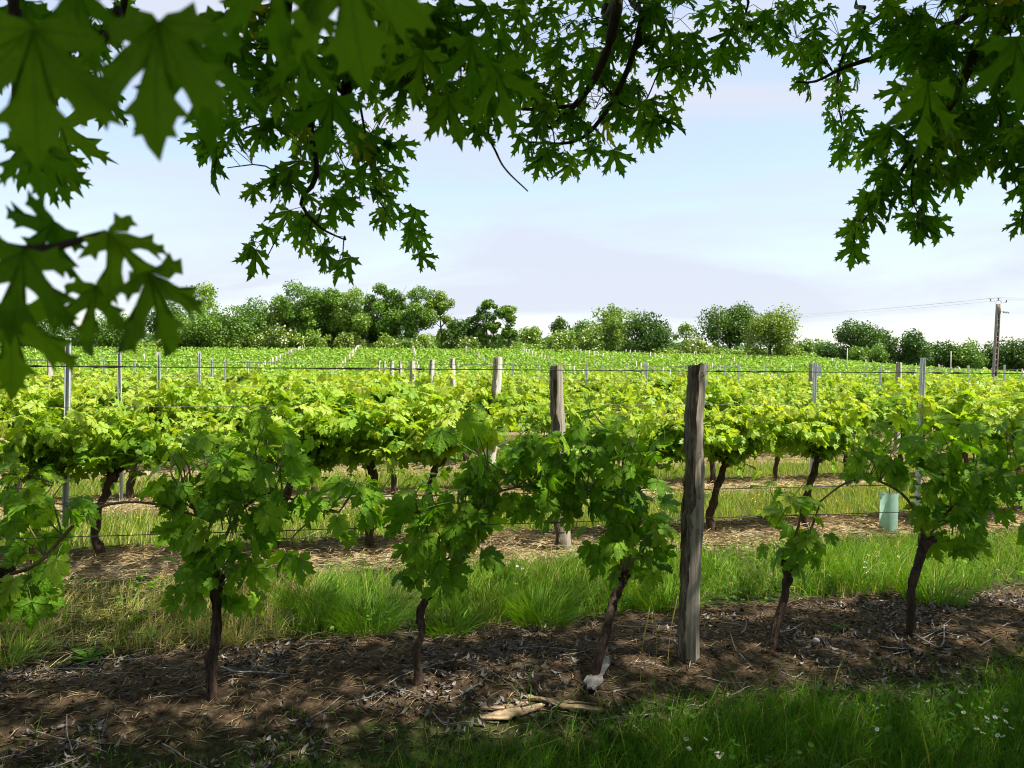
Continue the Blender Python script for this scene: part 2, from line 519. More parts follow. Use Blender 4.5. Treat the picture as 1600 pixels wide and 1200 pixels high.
def leaf_template(half_lobes, fold=0.12, droop=0.25, curl=0.0, seed=0):
    """half_lobes: list of (midrib tip, [outline from inner sinus/tip...]) for x >= 0; mirrored"""
    r = np.random.default_rng(seed)
    v = []; f = []; rib = []

    def addp(p, rb):
        v.append(p); rib.append(rb); return len(v) - 1
    for side in (1, -1):
        for tip, outs in half_lobes:
            mid = [np.array([0, 0.0]) + np.array(tip) * t for t in (0, 0.4, 0.72, 1.0)]
            mi = [addp((side * p[0], p[1]), 0.0) for p in mid]
            for chain in outs:
                jit = 1 + (r.random() - 0.5) * 0.06
                ci = [addp((side * p[0] * jit, p[1]), 1.0) for p in chain[:-1]] + [mi[-1]]
                tr = strip(mid, chain, mi, ci)
                f += [t if side > 0 else (t[0], t[2], t[1]) for t in tr]
    v2 = np.array(v); rib = np.array(rib)
    rad = np.hypot(v2[:, 0], v2[:, 1])
    z = fold * (rib * 0.45 * rad) - droop * rad ** 2 + curl * v2[:, 0] * np.abs(v2[:, 0]) + (r.random(len(v2)) - 0.5) * 0.03 * rib
    V3 = np.stack([v2[:, 0], v2[:, 1], z], -1)
    F3 = np.array(f)
    e1 = V3[F3[:, 1]] - V3[F3[:, 0]]; e2 = V3[F3[:, 2]] - V3[F3[:, 0]]
    ok = np.linalg.norm(np.cross(e1, e2), axis=1) > 1e-7
    F3 = F3[ok]
    nz = np.cross(e1, e2)[ok][:, 2]
    F3[nz < 0] = F3[nz < 0][:, [0, 2, 1]]
    return V3, F3, rib


MAPLE = [
    ((0, 1.0), [[(0, 0), (.055, .33), (.075, .46), (.12, .55), (.235, .69), (.125, .675), (.10, .75), (.145, .84), (.065, .82), (.035, .91), (0, 1.0)]]),
    ((.62, .66), [[(0, 0), (.055, .33), (.16, .38), (.25, .46), (.36, .68), (.365, .56), (.45, .60), (.52, .71), (.53, .625), (.62, .66)],
                  [(0, 0), (.20, .15), (.30, .27), (.41, .35), (.56, .35), (.455, .42), (.48, .48), (.61, .53), (.545, .57), (.62, .66)]]),
    ((.50, .02), [[(0, 0), (.20, .15), (.30, .115), (.40, .17), (.40, .08), (.50, .02)],
                  [(0, 0), (.05, -.03), (.16, -.035), (.29, -.13), (.31, -.03), (.41, -.01), (.50, .02)]]),
]
VINE = [
    ((0, 1.0), [[(0, 0), (.15, .42), (.19, .53), (.29, .66), (.20, .69), (.19, .80), (.10, .82), (.07, .91), (0, 1.0)]]),
    ((.62, .60), [[(0, 0), (.15, .42), (.26, .50), (.35, .66), (.40, .58), (.50, .65), (.62, .60)],
                  [(0, 0), (.34, .13), (.48, .19), (.64, .26), (.55, .33), (.64, .44), (.56, .48), (.62, .60)]]),
    ((.48, -.10), [[(0, 0), (.34, .13), (.47, .11), (.55, .02), (.47, -.02), (.48, -.10)],
                   [(0, 0), (.05, -.10), (.12, -.20), (.20, -.15), (.28, -.24), (.34, -.16), (.48, -.10)]]),
]
MAPLE_BROAD = [
    ((0, 1.0), [[(0, 0), (.085, .36), (.115, .48), (.17, .56), (.30, .69), (.19, .69), (.16, .76), (.20, .84), (.10, .83), (.06, .91), (0, 1.0)]]),
    ((.62, .64), [[(0, 0), (.085, .36), (.18, .43), (.27, .53), (.35, .69), (.38, .60), (.46, .62), (.515, .70), (.53, .625), (.62, .64)],
                  [(0, 0), (.22, .15), (.31, .22), (.42, .30), (.56, .32), (.48, .38), (.51, .44), (.62, .51), (.56, .55), (.62, .64)]]),
    ((.50, .03), [[(0, 0), (.22, .15), (.31, .14), (.40, .18), (.42, .11), (.50, .03)],
                  [(0, 0), (.06, -.06), (.16, -.08), (.29, -.14), (.32, -.05), (.41, -.02), (.50, .03)]]),
]
maple_b = [leaf_template(MAPLE_BROAD, fo, dr, cu, k + 40) for k, (fo, dr, cu) in enumerate([(.15, .12, .0), (.25, .25, .12), (.1, .18, -.12)])]
maple_t = [leaf_template(MAPLE, fo, dr, cu, k) for k, (fo, dr, cu) in enumerate([(.15, .12, .0), (.3, .30, .15), (.05, .22, -.2), (.4, .05, .1), (.2, .45, 0)])]
vine_t = [leaf_template(VINE, fo, dr, cu, k + 20) for k, (fo, dr, cu) in enumerate([(.20, .20, .0), (.35, .35, .2), (-.15, .25, -.25), (.45, .10, .1), (.1, .5, .15)])]


def fan_template(half, fold, droop):
    pts = [(0, 0)] + list(half) + [(-x, y) for x, y in half[-2::-1]]
    p = np.array(pts, float); r = np.hypot(p[:, 0], p[:, 1])
    z = fold * np.abs(p[:, 0]) - droop * r ** 2
    n = len(p)
    f = np.array([(0, i + 1, i) for i in range(1, n - 1)])
    # midrib split: the fan already passes through the tip vertex
    return np.stack([p[:, 0], p[:, 1], z], -1), f, np.ones(n)


vine_lo = [fan_template([(.20, -.22), (.50, -.10), (.40, .12), (.64, .30), (.62, .60), (.36, .58), (.17, .46), (.28, .68), (0, 1.0)], fo, dr) for fo, dr in ((.25, .25), (-.1, .35), (.4, .1))]
maple_lo = [fan_template([(.42, .0), (.2, .16), (.62, .62), (.1, .38), (0, 1)], fo, dr) for fo, dr in ((.2, .2), (.4, .4))]
# fold the low templates about the midrib: raise the base a little so the two halves differ in shade


def stamp_leaves(geo, temps, pos, t, n, size, tint, rib=True):
    pick = rng.integers(0, len(temps), len(pos))
    for k, (tv, tf, rb) in enumerate(temps):
        m = pick == k
        if not m.any(): continue
        v, f = stamp(tv, tf, frames(t[m], n[m], size[m]), pos[m])
        geo.add(v, f, tint=np.repeat(tint[m], len(tv)), rib=np.tile(rb, int(m.sum())))


# ------------------------------------------------------------------ grapevines
def shoot_leaves(p0, p1, spacing=0.075, size=0.12, sag=0.04, start=0.1):
    """a shoot polyline and the leaves on it"""
    mid = (p0 + p1) / 2 + rng.normal(0, 0.05, 3) * np.array([1, 1, 0.4]) + np.array([0, 0, sag])
    pl = spline([p0, mid, p1], 9)
    ln = np.linalg.norm(p1 - p0) * 1.05
    k = max(3, int(ln / spacing))
    ts = np.linspace(start, 1.0, k) + rng.normal(0, 0.02, k)
    ts = np.clip(ts, 0, 1)
    idx = ts * (len(pl) - 1); i0 = np.minimum(idx.astype(int), len(pl) - 2); fr = (idx - i0)[:, None]
    nodes = pl[i0] * (1 - fr) + pl[i0 + 1] * fr
    az = np.arange(k) * math.pi + rng.normal(0, 0.9, k) + rng.random() * 6
    out = np.stack([np.cos(az), np.sin(az), np.zeros(k)], -1)
    pet = (out * 0.8 + np.array([0, 0, 0.35]) + rng.normal(0, 0.2, (k, 3))) * (0.05 + 0.05 * rng.random(k))[:, None] * (1.1 - 0.6 * ts)[:, None]
    base = nodes + pet
    drop = rng.uniform(0.15, 1.3, k)[:, None]
    t = nrm(out + rng.normal(0, 0.35, (k, 3)) - np.array([0, 0, 1]) * drop)
    n = out * 0.55 + np.array([0, 0, 1.0]) + rng.normal(0, 0.35, (k, 3))
    sz = size * (1.12 - 0.62 * ts ** 2.2) * rng.uniform(0.78, 1.18, k)
    young = ts ** 2
    return pl, nodes, base, t, n, sz, young


def vine_parts(seed, lo=True, dense=1.0, lean=0.0, full=True):
    """a generic trellised vine: trunk geo, wood/shoot geo, foliage geo, origin at the trunk base"""
    global rng
    keep = rng; rng = np.random.default_rng(seed)
    tr = Geo(); sh = Geo(); fo = Geo()
    h = rng.uniform(0.62, 0.76)
    head = np.array([rng.normal(0, 0.06) + lean, rng.normal(0, 0.04), h])
    pl = spline([(0, 0, -0.05), (rng.normal(0, .03) + lean * .2, rng.normal(0, .02), h * .35), (rng.normal(0, .04) + lean * .6, 0, h * .7), head], 9)
    pl = spline(pl + rng.normal(0, .008, pl.shape), 18)
    tube(tr, pl, np.linspace(0.036, 0.030, 18) * rng.uniform(0.8, 1.22, 18), 9, rough=0.15, ridge=.22)
    tube(tr, [head + (0, 0, -.05), head, head + (0, 0, .05)], [.03, .05, .025], 7, rough=.25)
    starts = []
    for sgn in (-1, 1):
        arm = spline([head, head + U2 * sgn * 0.18 + np.array([0, 0, .12]), head + U2 * sgn * 0.42 + np.array([0, rng.normal(0, .03), rng.uniform(.03, .12)])], 7)
        tube(tr, arm, np.linspace(0.02, 0.008, 7), 5)
        starts += list(arm[1:])
    starts += [head, head + np.array([0, 0, .03])]
    ns = int(22 * dense)
    for k in range(ns):
        p0 = starts[rng.integers(len(starts))]
        p1 = np.array([rng.uniform(-.62, .62), rng.normal(0, .20), rng.uniform(0.86, 1.25)])
        if rng.random() < 0.20:
            p1 = np.array([rng.uniform(-.34, .34), rng.normal(0, .22), rng.uniform(0.58, .85)])
        if rng.random() < 0.26:
            p1[2] += rng.uniform(.08, .28)
        pl, nodes, base, t, n, sz, yg = shoot_leaves(np.array(p0), p1, 0.052, 0.118)
        tube(sh, pl[::2], np.linspace(0.0045, 0.002, 5), 3, cap=False)
        tint = np.clip(0.10 + 0.42 * rng.random(len(base)) + 0.30 * yg * sstep(0.75, 1.2, base[:, 2]) + 0.22 * sstep(0.75, 1.15, base[:, 2]), 0, 0.95)  # young tips are yellower; upper leaves also get sunlit brightness put into their tint
        stamp_leaves(fo, vine_lo if lo else vine_t, base, t, n, sz, tint)
        # second-order leaves so that the clump closes
        m = rng.random(len(base)) < 0.75
        kk = int(m.sum())
        if kk:
            o2 = rng.normal(0, 0.075, (kk, 3))
            stamp_leaves(fo, vine_lo if lo else vine_t, base[m] + o2, nrm(t[m] + rng.normal(0, .6, (kk, 3))), n[m] + rng.normal(0, .5, (kk, 3)), sz[m] * 0.95, np.clip(tint[m] + rng.normal(0, .12, kk), 0, .95))
    rng = keep
    return tr, sh, fo


U2 = np.array([1.0, 0, 0])        # vines are built along local X, then turned along the row
ROWANG = math.atan2(U[1], U[0])
variants = []
for k in range(9):
    tr, sh, fo = vine_parts(100 + k, lo=(k >= 4), dense=1.0, lean=[0.0, 0.1, -0.05, 0.24, 0, .08, -.06, .04, -.1][k])
    a = tr.mesh('trunk', True); a.materials.append(M['vine_bark'])
    b = sh.mesh('shoots'); b.materials.append(M['shoot'])
    c = fo.mesh('foliage'); c.materials.append(M['vine'])
    variants.append((a, b, c))
HI, LO = variants[:4], variants[4:]

ORD = ['first', 'second', 'third', 'fourth', 'fifth', 'sixth', 'seventh', 'eighth', 'ninth', 'tenth', 'eleventh']


NTH = ORD + ['twelfth', 'thirteenth', 'fourteenth', 'fifteenth', 'sixteenth', 'seventeenth', 'eighteenth', 'nineteenth', 'twentieth', 'twenty-first', 'twenty-second',
             'twenty-third', 'twenty-fourth', 'twenty-fifth', 'twenty-sixth', 'twenty-seventh', 'twenty-eighth', 'twenty-ninth', 'thirtieth', 'thirty-first', 'thirty-second', 'thirty-third']


def nth(k):
    return NTH[k - 1]


def place_vine(r, s, var, label, scale=1.0, shoots=True):
    p = row_pt(r, s, 0, rng.normal(0, 0.03))
    p[2] = float(ground_z(p[0], p[1]))
    e = empty('grapevine', p)
    flip = math.pi if rng.random() < 0.5 and var is not HI[3] else 0.0
    e.rotation_euler = (0, 0, ROWANG + flip)
    sc_ = scale * rng.uniform(0.95, 1.06)
    e.scale = (sc_ * rng.uniform(.95, 1.1), sc_, sc_)
    tag(e, label, 'grapevine', 'grapevines of the %s row' % ORD[r])
    link('trunk', var[0], None, e)
    if shoots:
        tag(link('shoots', var[1], None, e), kind='stuff')
    tag(link('foliage', var[2], None, e), kind='stuff')
    return e


row2 = [(-5.2, None), (-4.08, None), (-3.62, 'grapevine with a dark leaning trunk behind the arching cane at left'),
        (-2.35, 'shaded grapevine of the second row behind the straight-trunked vine'),
        (-1.60, 'dark shaded clump of a second row grapevine in the open gap left of centre'),
        (-1.02, 'second row grapevine just left of the row\'s grey split post'), (0.75, 'second row grapevine between the split post and the tall near post'),
        (1.50, 'sunlit grapevine with a thin trunk just right of the tall near post'),
        (2.50, 'grapevine with a thick slanting trunk behind the small vine'), (4.35, 'sunlit second row grapevine right of the green tree guard'),
        (5.2, 'third grapevine right of the green tree guard in the second row'), (6.1, None), (7.0, None)]
for k, (s, lab) in enumerate(row2):
    place_vine(1, s, HI[3] if k == 8 else HI[k % 4], lab or {0: 'second row grapevine cut by the left picture edge', 1: 'second row grapevine beside the tall left steel post', 11: 'second row grapevine cut by the right picture edge', 12: 'second row grapevine beyond the right picture edge'}[k], 0.98)

n_v = 20
for r in range(2, N_ROWS):
    yy = 4.17 + r * 2.55
    x0 = P0[0] - 0.64 * r
    lo_s = (-0.70 * yy - x0) / 1.14 - 0.6; hi_s = (0.70 * yy - x0) / 0.80 + 0.8
    s = lo_s + rng.random() * 0.4
    nl_ = nr_ = 0
    nl_ = int(max(0, -s) / (1.0 if r < 6 else 1.08)) + 1
    while s < hi_s:
        if n_v < 292:
            var = HI[rng.integers(4)] if r <= 2 else LO[rng.integers(5)]
            place_vine(r, s + rng.normal(0, .06), var, 'bushy grapevine of the %s row, %s vine to the %s of its bleached post' % (ORD[r], nth(nl_ if s < 0 else nr_ + 1), 'left' if s < 0 else 'right'), rng.uniform(.86, 1.06), shoots=r <= 4)
            if s < 0: nl_ -= 1
            else: nr_ += 1
            n_v += 1
        s += 1.0 if r < 6 else 1.08


# first row: each vine built for itself, each leaf an object of its own
near_leaf_meshes = []
for k, (tv, tf, rb) in enumerate(vine_t):
    me = make_mesh('leaf', tv, tf, False, {'rib': rb, 'tint': np.zeros(len(tv))}); me.materials.append(M['vine_near'])
    near_leaf_meshes.append(me)
near_leaf_tints = []
for g in range(5):                     # five natural leaf colours, sharing the shapes
    row_ = []
    for k, (tv, tf, rb) in enumerate(vine_t):
        me = make_mesh('leaf', tv, tf, True, {'rib': rb, 'tint': np.full(len(tv), 0.05 + 0.19 * g)}); me.materials.append(M['vine_near'])
        row_.append(me)
    near_leaf_tints.append(row_)
for me in near_leaf_meshes: bpy.data.meshes.remove(me)


def leaf_object(name, meshes, pos, t, n, size, parent, origin):
    mt = frames(t[None], n[None], np.array([size]))[0]
    o = bpy.data.objects.new(name, meshes[rng.integers(len(meshes))])
    COL.objects.link(o)
    o.parent = parent
    p = pos - origin
    o.matrix_basis = Matrix(((mt[0, 0], mt[0, 1], mt[0, 2], p[0]), (mt[1, 0], mt[1, 1], mt[1, 2], p[1]), (mt[2, 0], mt[2, 1], mt[2, 2], p[2]), (0, 0, 0, 1)))
    return o


def first_row_vine(label, trunk_px, rad, canes, blobs):
    """trunk_px: pixels on the row plane; canes: pixel polylines; blobs: (x, y, rx, ry, shoots, leaves)"""
    base = on_ground(*trunk_px[0])
    dv0 = float(row_coords(base[0], base[1])[1])
    e = empty('grapevine', base); tag(e, label, 'grapevine', 'grapevines of the first row')
    pts = [on_row(*p, dv=dv0 * (1 - i / (len(trunk_px) - 1))) for i, p in enumerate(trunk_px)]
    pts[0] = base - np.array([0, 0, 0.06])
    g = Geo()
    pl = spline(spline(pts, 9) + rng.normal(0, .0045, (9, 3)) * np.array([1, 1, 0]), 34)
    prof = np.interp(np.linspace(0, 1, 34), [0, .1, .5, .85, 1], [1.25, .82, .66, .76, 1.2]) * rad * np.interp(np.linspace(0, 1, 34), np.linspace(0, 1, 12), rng.uniform(.82, 1.18, 12)) * rng.uniform(.94, 1.06, 34)
    tube(g, pl, prof, 14, rough=0.10, ridge=.20)
    for k in range(18):                 # shaggy bark strands
        i0 = rng.integers(2, 22); i1 = min(33, i0 + rng.integers(5, 11)); a = rng.random() * 6.28
        off = np.array([math.cos(a), math.sin(a), 0])
        tube(g, pl[i0:i1] + off * (prof[i0:i1, None] * rng.uniform(.85, 1.1)) + rng.normal(0, .0015, (i1 - i0, 3)), rad * rng.uniform(.1, .2), 4)
    head = pts[-1]
    for k in range(8):                 # knobbly spurs on the head
        d = nrm(np.array([rng.normal(), rng.normal() * .6, abs(rng.normal()) * .8]))
        tube(g, [head - d * .01, head + d * rng.uniform(.03, .07)], [rad * .8, rad * .35], 6, rough=.15)
    link('trunk', g.mesh('trunk', True, base), M['vine_bark'], e)
    wood = [head]
    for c in canes:
        cg = Geo(); cp = spline([on_row(*p, dv=rng.normal(0, .02)) for p in c], 14)
        tube(cg, cp, np.linspace(.0095, .005, 14), 6, rough=.08)
        link('cane', cg.mesh('cane', True, base), M['cane'], e)
        wood += list(cp)
    wood = np.array(wood)
    sg = Geo(); pg = Geo()
    for (bx, by, rx, ry, ns, nl) in blobs:
        C = on_row(bx, by)
        sc_ = np.linalg.norm(C - EYE) / F
        nodes_all = []
        for k in range(ns):
            a = rng.random() * 2 * math.pi; rr = math.sqrt(rng.random())
            ep = on_row(bx + rx * .85 * math.cos(a) * rr, by - ry * .85 * abs(math.sin(a)) * rr - ry * .1, dv=rng.normal(0, .10))
            st = wood[np.argmin(np.linalg.norm(wood - C, axis=1) + rng.random(len(wood)) * .12)]
            mid = (st + ep) / 2 + rng.normal(0, .03, 3)
            sp = spline([st, mid, ep], 8)
            tube(sg, sp, np.linspace(.0048, .0022, 8), 4, cap=False)
            nodes_all.append(sp[2:])
        nodes = np.concatenate(nodes_all)
        # leaves fill the blob; each hangs from a petiole that reaches the nearest shoot
        for k in range(int(nl * .86)):
            a = rng.random() * 2 * math.pi; rr = math.sqrt(rng.random()) * 1.08
            p = on_row(bx + rx * math.cos(a) * rr, by + ry * math.sin(a) * rr, dv=rng.normal(0, .12))
            nd = nodes[np.argmin(np.linalg.norm(nodes - p, axis=1))]
            dvec = p - nd; dl = np.linalg.norm(dvec)
            if dl > .17:
                p = nd + dvec / dl * rng.uniform(.10, .17)
            out = nrm((p - nd) * np.array([1, 1, .3]) + rng.normal(0, .02, 3))
            hgt = (by + ry * math.sin(a) * rr)
            t = nrm(out * .8 + rng.normal(0, .35, 3) + np.array([0, -.15, -rng.uniform(.25, 1.25)]))
            n = np.array([0, -.36, .85]) + out * .45 + rng.normal(0, .46, 3)
            size = rng.uniform(.065, .138) * (0.75 if rng.random() < .25 else 1)
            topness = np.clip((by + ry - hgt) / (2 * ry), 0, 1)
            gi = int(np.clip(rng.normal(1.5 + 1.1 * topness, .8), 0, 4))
            leaf_object('leaf', near_leaf_tints[gi], p, t, n, size, e, base)
            tube(pg, [nd, (nd + p) / 2 + np.array([0, 0, .012]), p], [.0016, .0013, .0012], 3, cap=False)
    for k in range(len(blobs) * 2):     # long free shoots with shrinking leaves towards the tip
        bx, by, rx, ry, ns, nl = blobs[rng.integers(len(blobs))]
        if by > 845: continue
        q0 = on_row(bx + rx * rng.uniform(-.6, .6), by + ry * .3, dv=rng.normal(0, .08))
        q1 = on_row(bx + rx * rng.uniform(-.9, .9), by - ry * rng.uniform(1.0, 1.6), dv=rng.normal(0, .12))
        pl_, nodes_, base_, t_, n_, sz_, yg_ = shoot_leaves(q0, q1, .06, .095, start=.15)
        tube(sg, pl_, np.linspace(.0036, .0014, len(pl_)), 4, cap=False)
        for j in range(len(base_)):
            leaf_object('leaf', near_leaf_tints[int(np.clip(rng.normal(2.0 + 1.8 * yg_[j], .6), 0, 4))], base_[j], t_[j], n_[j], sz_[j] * (1 - .35 * yg_[j]), e, base)
            tube(pg, [nodes_[j], base_[j]], .0012, 3, cap=False)
    if sg.n:
        tag(link('shoots', sg.mesh('shoots', True, base), M['shoot'], e), kind='stuff')
        tag(link('petioles', pg.mesh('petioles', True, base), M['shoot'], e), kind='stuff')
    return e


first_row_vine('grapevine at the left edge, drooping leaves and a long arching brown cane',
               [(-30, 1135), (-28, 1040), (-15, 940), (0, 900)], .030,
               [[(0, 900), (60, 880), (130, 805), (190, 785), (255, 790), (330, 815)]],
               [(40, 860, 75, 60, 4, 34), (20, 930, 60, 40, 3, 24), (95, 800, 55, 30, 3, 12), (20, 790, 40, 40, 2, 10)])
first_row_vine('grapevine with a straight upright trunk and wide leafy head, left of centre',
               [(333, 1098), (331, 1040), (338, 985), (340, 908)], .030,
               [[(340, 908), (348, 850), (375, 800), (420, 770), (470, 785), (530, 800)], [(340, 905), (325, 850), (300, 790), (275, 760)]],
               [(335, 905, 82, 48, 5, 44), (350, 805, 105, 75, 7, 66), (300, 735, 70, 60, 4, 26), (440, 730, 60, 60, 4, 24), (540, 790, 75, 50, 4, 36), (450, 870, 25, 22, 1, 4), (400, 690, 60, 40, 3, 12)])
first_row_vine('grapevine with a slim trunk forking to the right under its leaves, centre left',
               [(650, 1070), (655, 1000), (660, 950), (688, 905)], .024,
               [[(688, 905), (720, 880), (735, 830), (760, 780), (815, 760), (870, 768)], [(688, 905), (670, 850), (650, 800)]],
               [(690, 860, 80, 60, 6, 60), (670, 795, 70, 45, 4, 30), (735, 800, 50, 60, 4, 28), (815, 752, 85, 55, 9, 84), (735, 695, 50, 45, 4, 16), (855, 715, 50, 42, 4, 20)])
first_row_vine('grapevine leaning right with a pale wood slab at its foot, beside tall post',
               [(922, 1072), (942, 1000), (955, 950), (972, 900)], .027,
               [[(972, 900), (965, 850), (950, 800), (930, 770), (890, 760)], [(972, 900), (990, 850), (1000, 800), (985, 740)]],
               [(975, 850, 75, 55, 6, 50), (975, 780, 75, 60, 6, 52), (920, 720, 60, 50, 5, 34), (990, 710, 50, 50, 4, 20), (880, 790, 35, 30, 2, 12), (950, 672, 45, 32, 3, 10)])
first_row_vine('small sparse grapevine with few leaves, right of the tall post',
               [(1203, 1016), (1212, 975), (1228, 925), (1232, 888)], .028,
               [[(1232, 888), (1245, 830), (1260, 780)], [(1238, 885), (1262, 840), (1280, 790)]],
               [(1235, 858, 45, 28, 4, 15), (1232, 805, 38, 40, 3, 13), (1275, 840, 25, 30, 2, 5)])
first_row_vine('grapevine with a curved trunk and a long grey cane arching left, on the right',
               [(1425, 992), (1422, 940), (1432, 890), (1446, 845)], .031,
               [[(1446, 845), (1430, 800), (1405, 768), (1360, 748), (1320, 755), (1280, 785)], [(1446, 845), (1480, 800), (1520, 770), (1560, 760)]],
               [(1478, 822, 58, 46, 6, 38), (1475, 760, 66, 55, 6, 42), (1370, 730, 40, 32, 3, 12), (1490, 700, 85, 50, 5, 32), (1400, 690, 55, 40, 3, 16), (1545, 760, 45, 45, 4, 22)])
first_row_vine('grapevine cut off by the right edge of the picture',
               [(1645, 968), (1648, 900), (1640, 850), (1640, 820)], .030,
               [[(1640, 820), (1610, 790), (1580, 775)]],
               [(1630, 800, 50, 50, 4, 22), (1600, 730, 60, 50, 4, 26), (1580, 680, 60, 40, 3, 18)])


# ------------------------------------------------------------------ posts and wires
def split_post(label, base, top, w, tw=None, pale=False, group=None, name='wooden_post'):
    """a cleft post: one rough barked flank and one flat sawn flank"""
    base = np.asarray(base, float); top = np.asarray(top, float)
    e = empty(name, base); tag(e, label, 'post', group)
    m = 30
    wob = spline(np.concatenate([[[0, 0, 0]], rng.normal(0, w * .05, (4, 3)) * np.array([1, 1, 0]), [[0, 0, 0]]]), m)
    cl = np.linspace(base - np.array([0, 0, .08]), top, m) + wob + rng.normal(0, w * .006, (m, 3)) * np.array([1, 1, 0])
    ww = np.interp(np.linspace(0, 1, m), [0, .25, .5, .75, 1], [1.08, 1.05, 1.12, .98, .86]) * w * .5
    # cross-section, angle 0 = +X: bark from 100 to 260 degrees (left), cleft faces on the right
    fb = np.clip(np.interp(np.linspace(0, 1, m), [0, .2, .4, .7, 1], [-.8, -.7, -.25, -.1, .05]) + rng.normal(0, .09, m), -.9, .5)
    bark_sec = [(-.15, -1.0), (-.55, -.92), (-.9, -.55), (-1.0, 0), (-.9, .55), (-.5, .95), (-.05, .9)]
    wood_sec = [(-.05, .9), (.45, .75), (.95, .35), (.92, -.2), (.55, -.55), (.38, -.9), (-.15, -1.0)]
    for nm, sec, mat, ro in (('bark', bark_sec, M['post_wood'] if pale else M['post_bark'], .10), ('sawn_face', wood_sec, M['post_pale'] if pale else M['post_wood'], .035)):
        sec = np.array(sec); k = len(sec)
        v = np.zeros((m, k, 3))
        jit = rng.normal(0, ro, (m, k)); jit[:, 0] = 0; jit[:, -1] = 0
        for i in range(m):
            sc2 = sec.copy(); bx_ = fb[i]
            sc2[0 if nm == 'bark' else -1] = (bx_, -math.sqrt(1 - bx_ * bx_))
            off = sc2 * (1 + jit[i])[:, None] * ww[i]
            v[i, :, 0] = cl[i, 0] + off[:, 0]; v[i, :, 1] = cl[i, 1] + off[:, 1]; v[i, :, 2] = cl[i, 2]
        if nm == 'sawn_face': v[-1, :, 2] += np.linspace(.0, .012, k)
        i = np.arange(m - 1)[:, None] * k; j = np.arange(k - 1)[None]
        q = np.stack([i + j, i + j + 1, i + k + j + 1, i + k + j], -1).reshape(-1, 4)
        g = Geo(); g.add(v.reshape(-1, 3), q[:, ::-1])
        vt = np.concatenate([v[-1], [cl[-1] + np.array([0, 0, .004])]])
        g.add(vt, np.array([(a, k, a + 1) for a in range(k - 1)]))
        link(nm, g.mesh(nm, False, base), mat, e)
    return e


pb_ = on_ground(1077, 1030)
near_top = at(1090, 571, pb_[1] + .02)
npost = split_post('tall weathered cleft wooden post with dark bark, closest to the camera', pb_, near_top, .103)
for zf in (.97, .56, .44, .70):
    c = (near_top - pb_) * zf + np.array([.015, -.062, 0])
    g = Geo(); tube(g, [c + (0, .03, .012), c + (0, -.004, .010), c + (0, -.004, -.010), c + (0, .03, -.012)], .0022, 5)
    link('staple', g.mesh('staple'), M['wire'], npost)
p2 = on_ground(882, 857)
split_post('grey cleft post of the second row, its foot sunlit behind the vine leaves', p2, at(869, 572, p2[1]), .125)


def post_pos(r, s):
    p = row_pt(r, s); p[2] = float(ground_z(p[0], p[1])); return p


for r in range(2, N_ROWS):
    p = post_pos(r, 0.0)
    px_w = [0, 0, .125, .085, .11, .14, .10, .13, .09, .1][r]
    split_post('bleached wooden post of the %s row, in the line of posts at centre' % ORD[r], p, p + np.array([rng.normal(0, .03), 0, 1.60 + .03 * rng.normal()]), px_w, pale=True, group='posts in the line at centre')


def steel_post(label, p, h, group=None, w=.037):
    e = empty('steel_post', p); tag(e, label, 'post', group)
    g = Geo()
    sec = np.array([(-.5, -.5), (.5, -.5), (.5, .45), (.34, .45), (.34, -.34), (-.34, -.34), (-.34, .45), (-.5, .45)]) * w
    k = len(sec)
    zz = [-.1, h]
    v = np.array([[(a, b, z) for a, b in sec] for z in zz]).reshape(-1, 3)
    q = np.array([(j, (j + 1) % k, k + (j + 1) % k, k + j) for j in range(k)])
    g.add(v, q)
    g.add(v[k:], np.array([(0, 1, 4), (0, 4, 5), (1, 2, 3), (1, 3, 4), (0, 5, 6), (0, 6, 7)]))
    link('channel', g.mesh('channel'), M['steel'], e)
    for z in (h - .22, h - .5):
        h_ = Geo(); c = np.array([0, -w * .55, z])
        tube(h_, [c + (-w * .6, 0, 0), c + (w * .6, 0, 0)], .004, 4)
        link('wire_hook', h_.mesh('wire_hook'), M['wire'], e)
    e.rotation_euler = (rng.normal(0, .012), rng.normal(0, .012), ROWANG + math.pi)
    return e


steel_post('tall grey steel post rising from the second row on the left', post_pos(1.05, -3.90), 1.71)
steel_post('tall grey steel post rising from the second row on the right', post_pos(1, 3.80), 1.64)
cnt = 0
for r in range(2, N_ROWS):
    for s in (-12, -8.1, -4.1, 4.25, 8.2, 12.2, 16):
        p = post_pos(r, s + rng.normal(0, .12))
        if abs(p[0]) / p[1] > .70: continue
        wood = (s in (8.2, -8.1)) and r in (2, 3, 4, 6)
        side = 'left' if s < 0 else 'right'
        if wood:
            split_post('grey wooden post of the %s row standing out on the %s side' % (ORD[r], side), p, p + np.array([rng.normal(0, .03), 0, 1.62]), .11, pale=True)
        else:
            steel_post('grey steel post of the %s row, %s post to the %s of its bleached one' % (ORD[r], nth([-4.1, -8.1, -12].index(s) + 1 if s < 0 else [4.25, 8.2, 12.2, 16].index(s) + 1), side), p, 1.62 + (.07 if s < 0 and r < 5 else .0) + rng.normal(0, .02), 'steel posts of the %s row, %s side' % (ORD[r], side))


def wire_obj(label, a, b, sag=.0, rad=.0016, knots=0, group=None, cat='wire', name='trellis_wire', n=14):
    t = np.linspace(0, 1, n)[:, None]
    pl = a * (1 - t) + b * t - np.array([0, 0, 1]) * (sag * 4 * t * (1 - t))
    g = Geo(); tube(g, pl, rad, 4, cap=False)
    for k in range(knots):
        q = a + (b - a) * rng.random(); ln = rng.uniform(.02, .07)
        d = nrm(b - a)
        tube(g, [q - d * ln, q, q + d * ln], [rad, rad * 2.6, rad], 5)
    o = link(name, g.mesh(name, True, a), M['wire'], None, a)
    tag(o, label, cat, group)
    return o


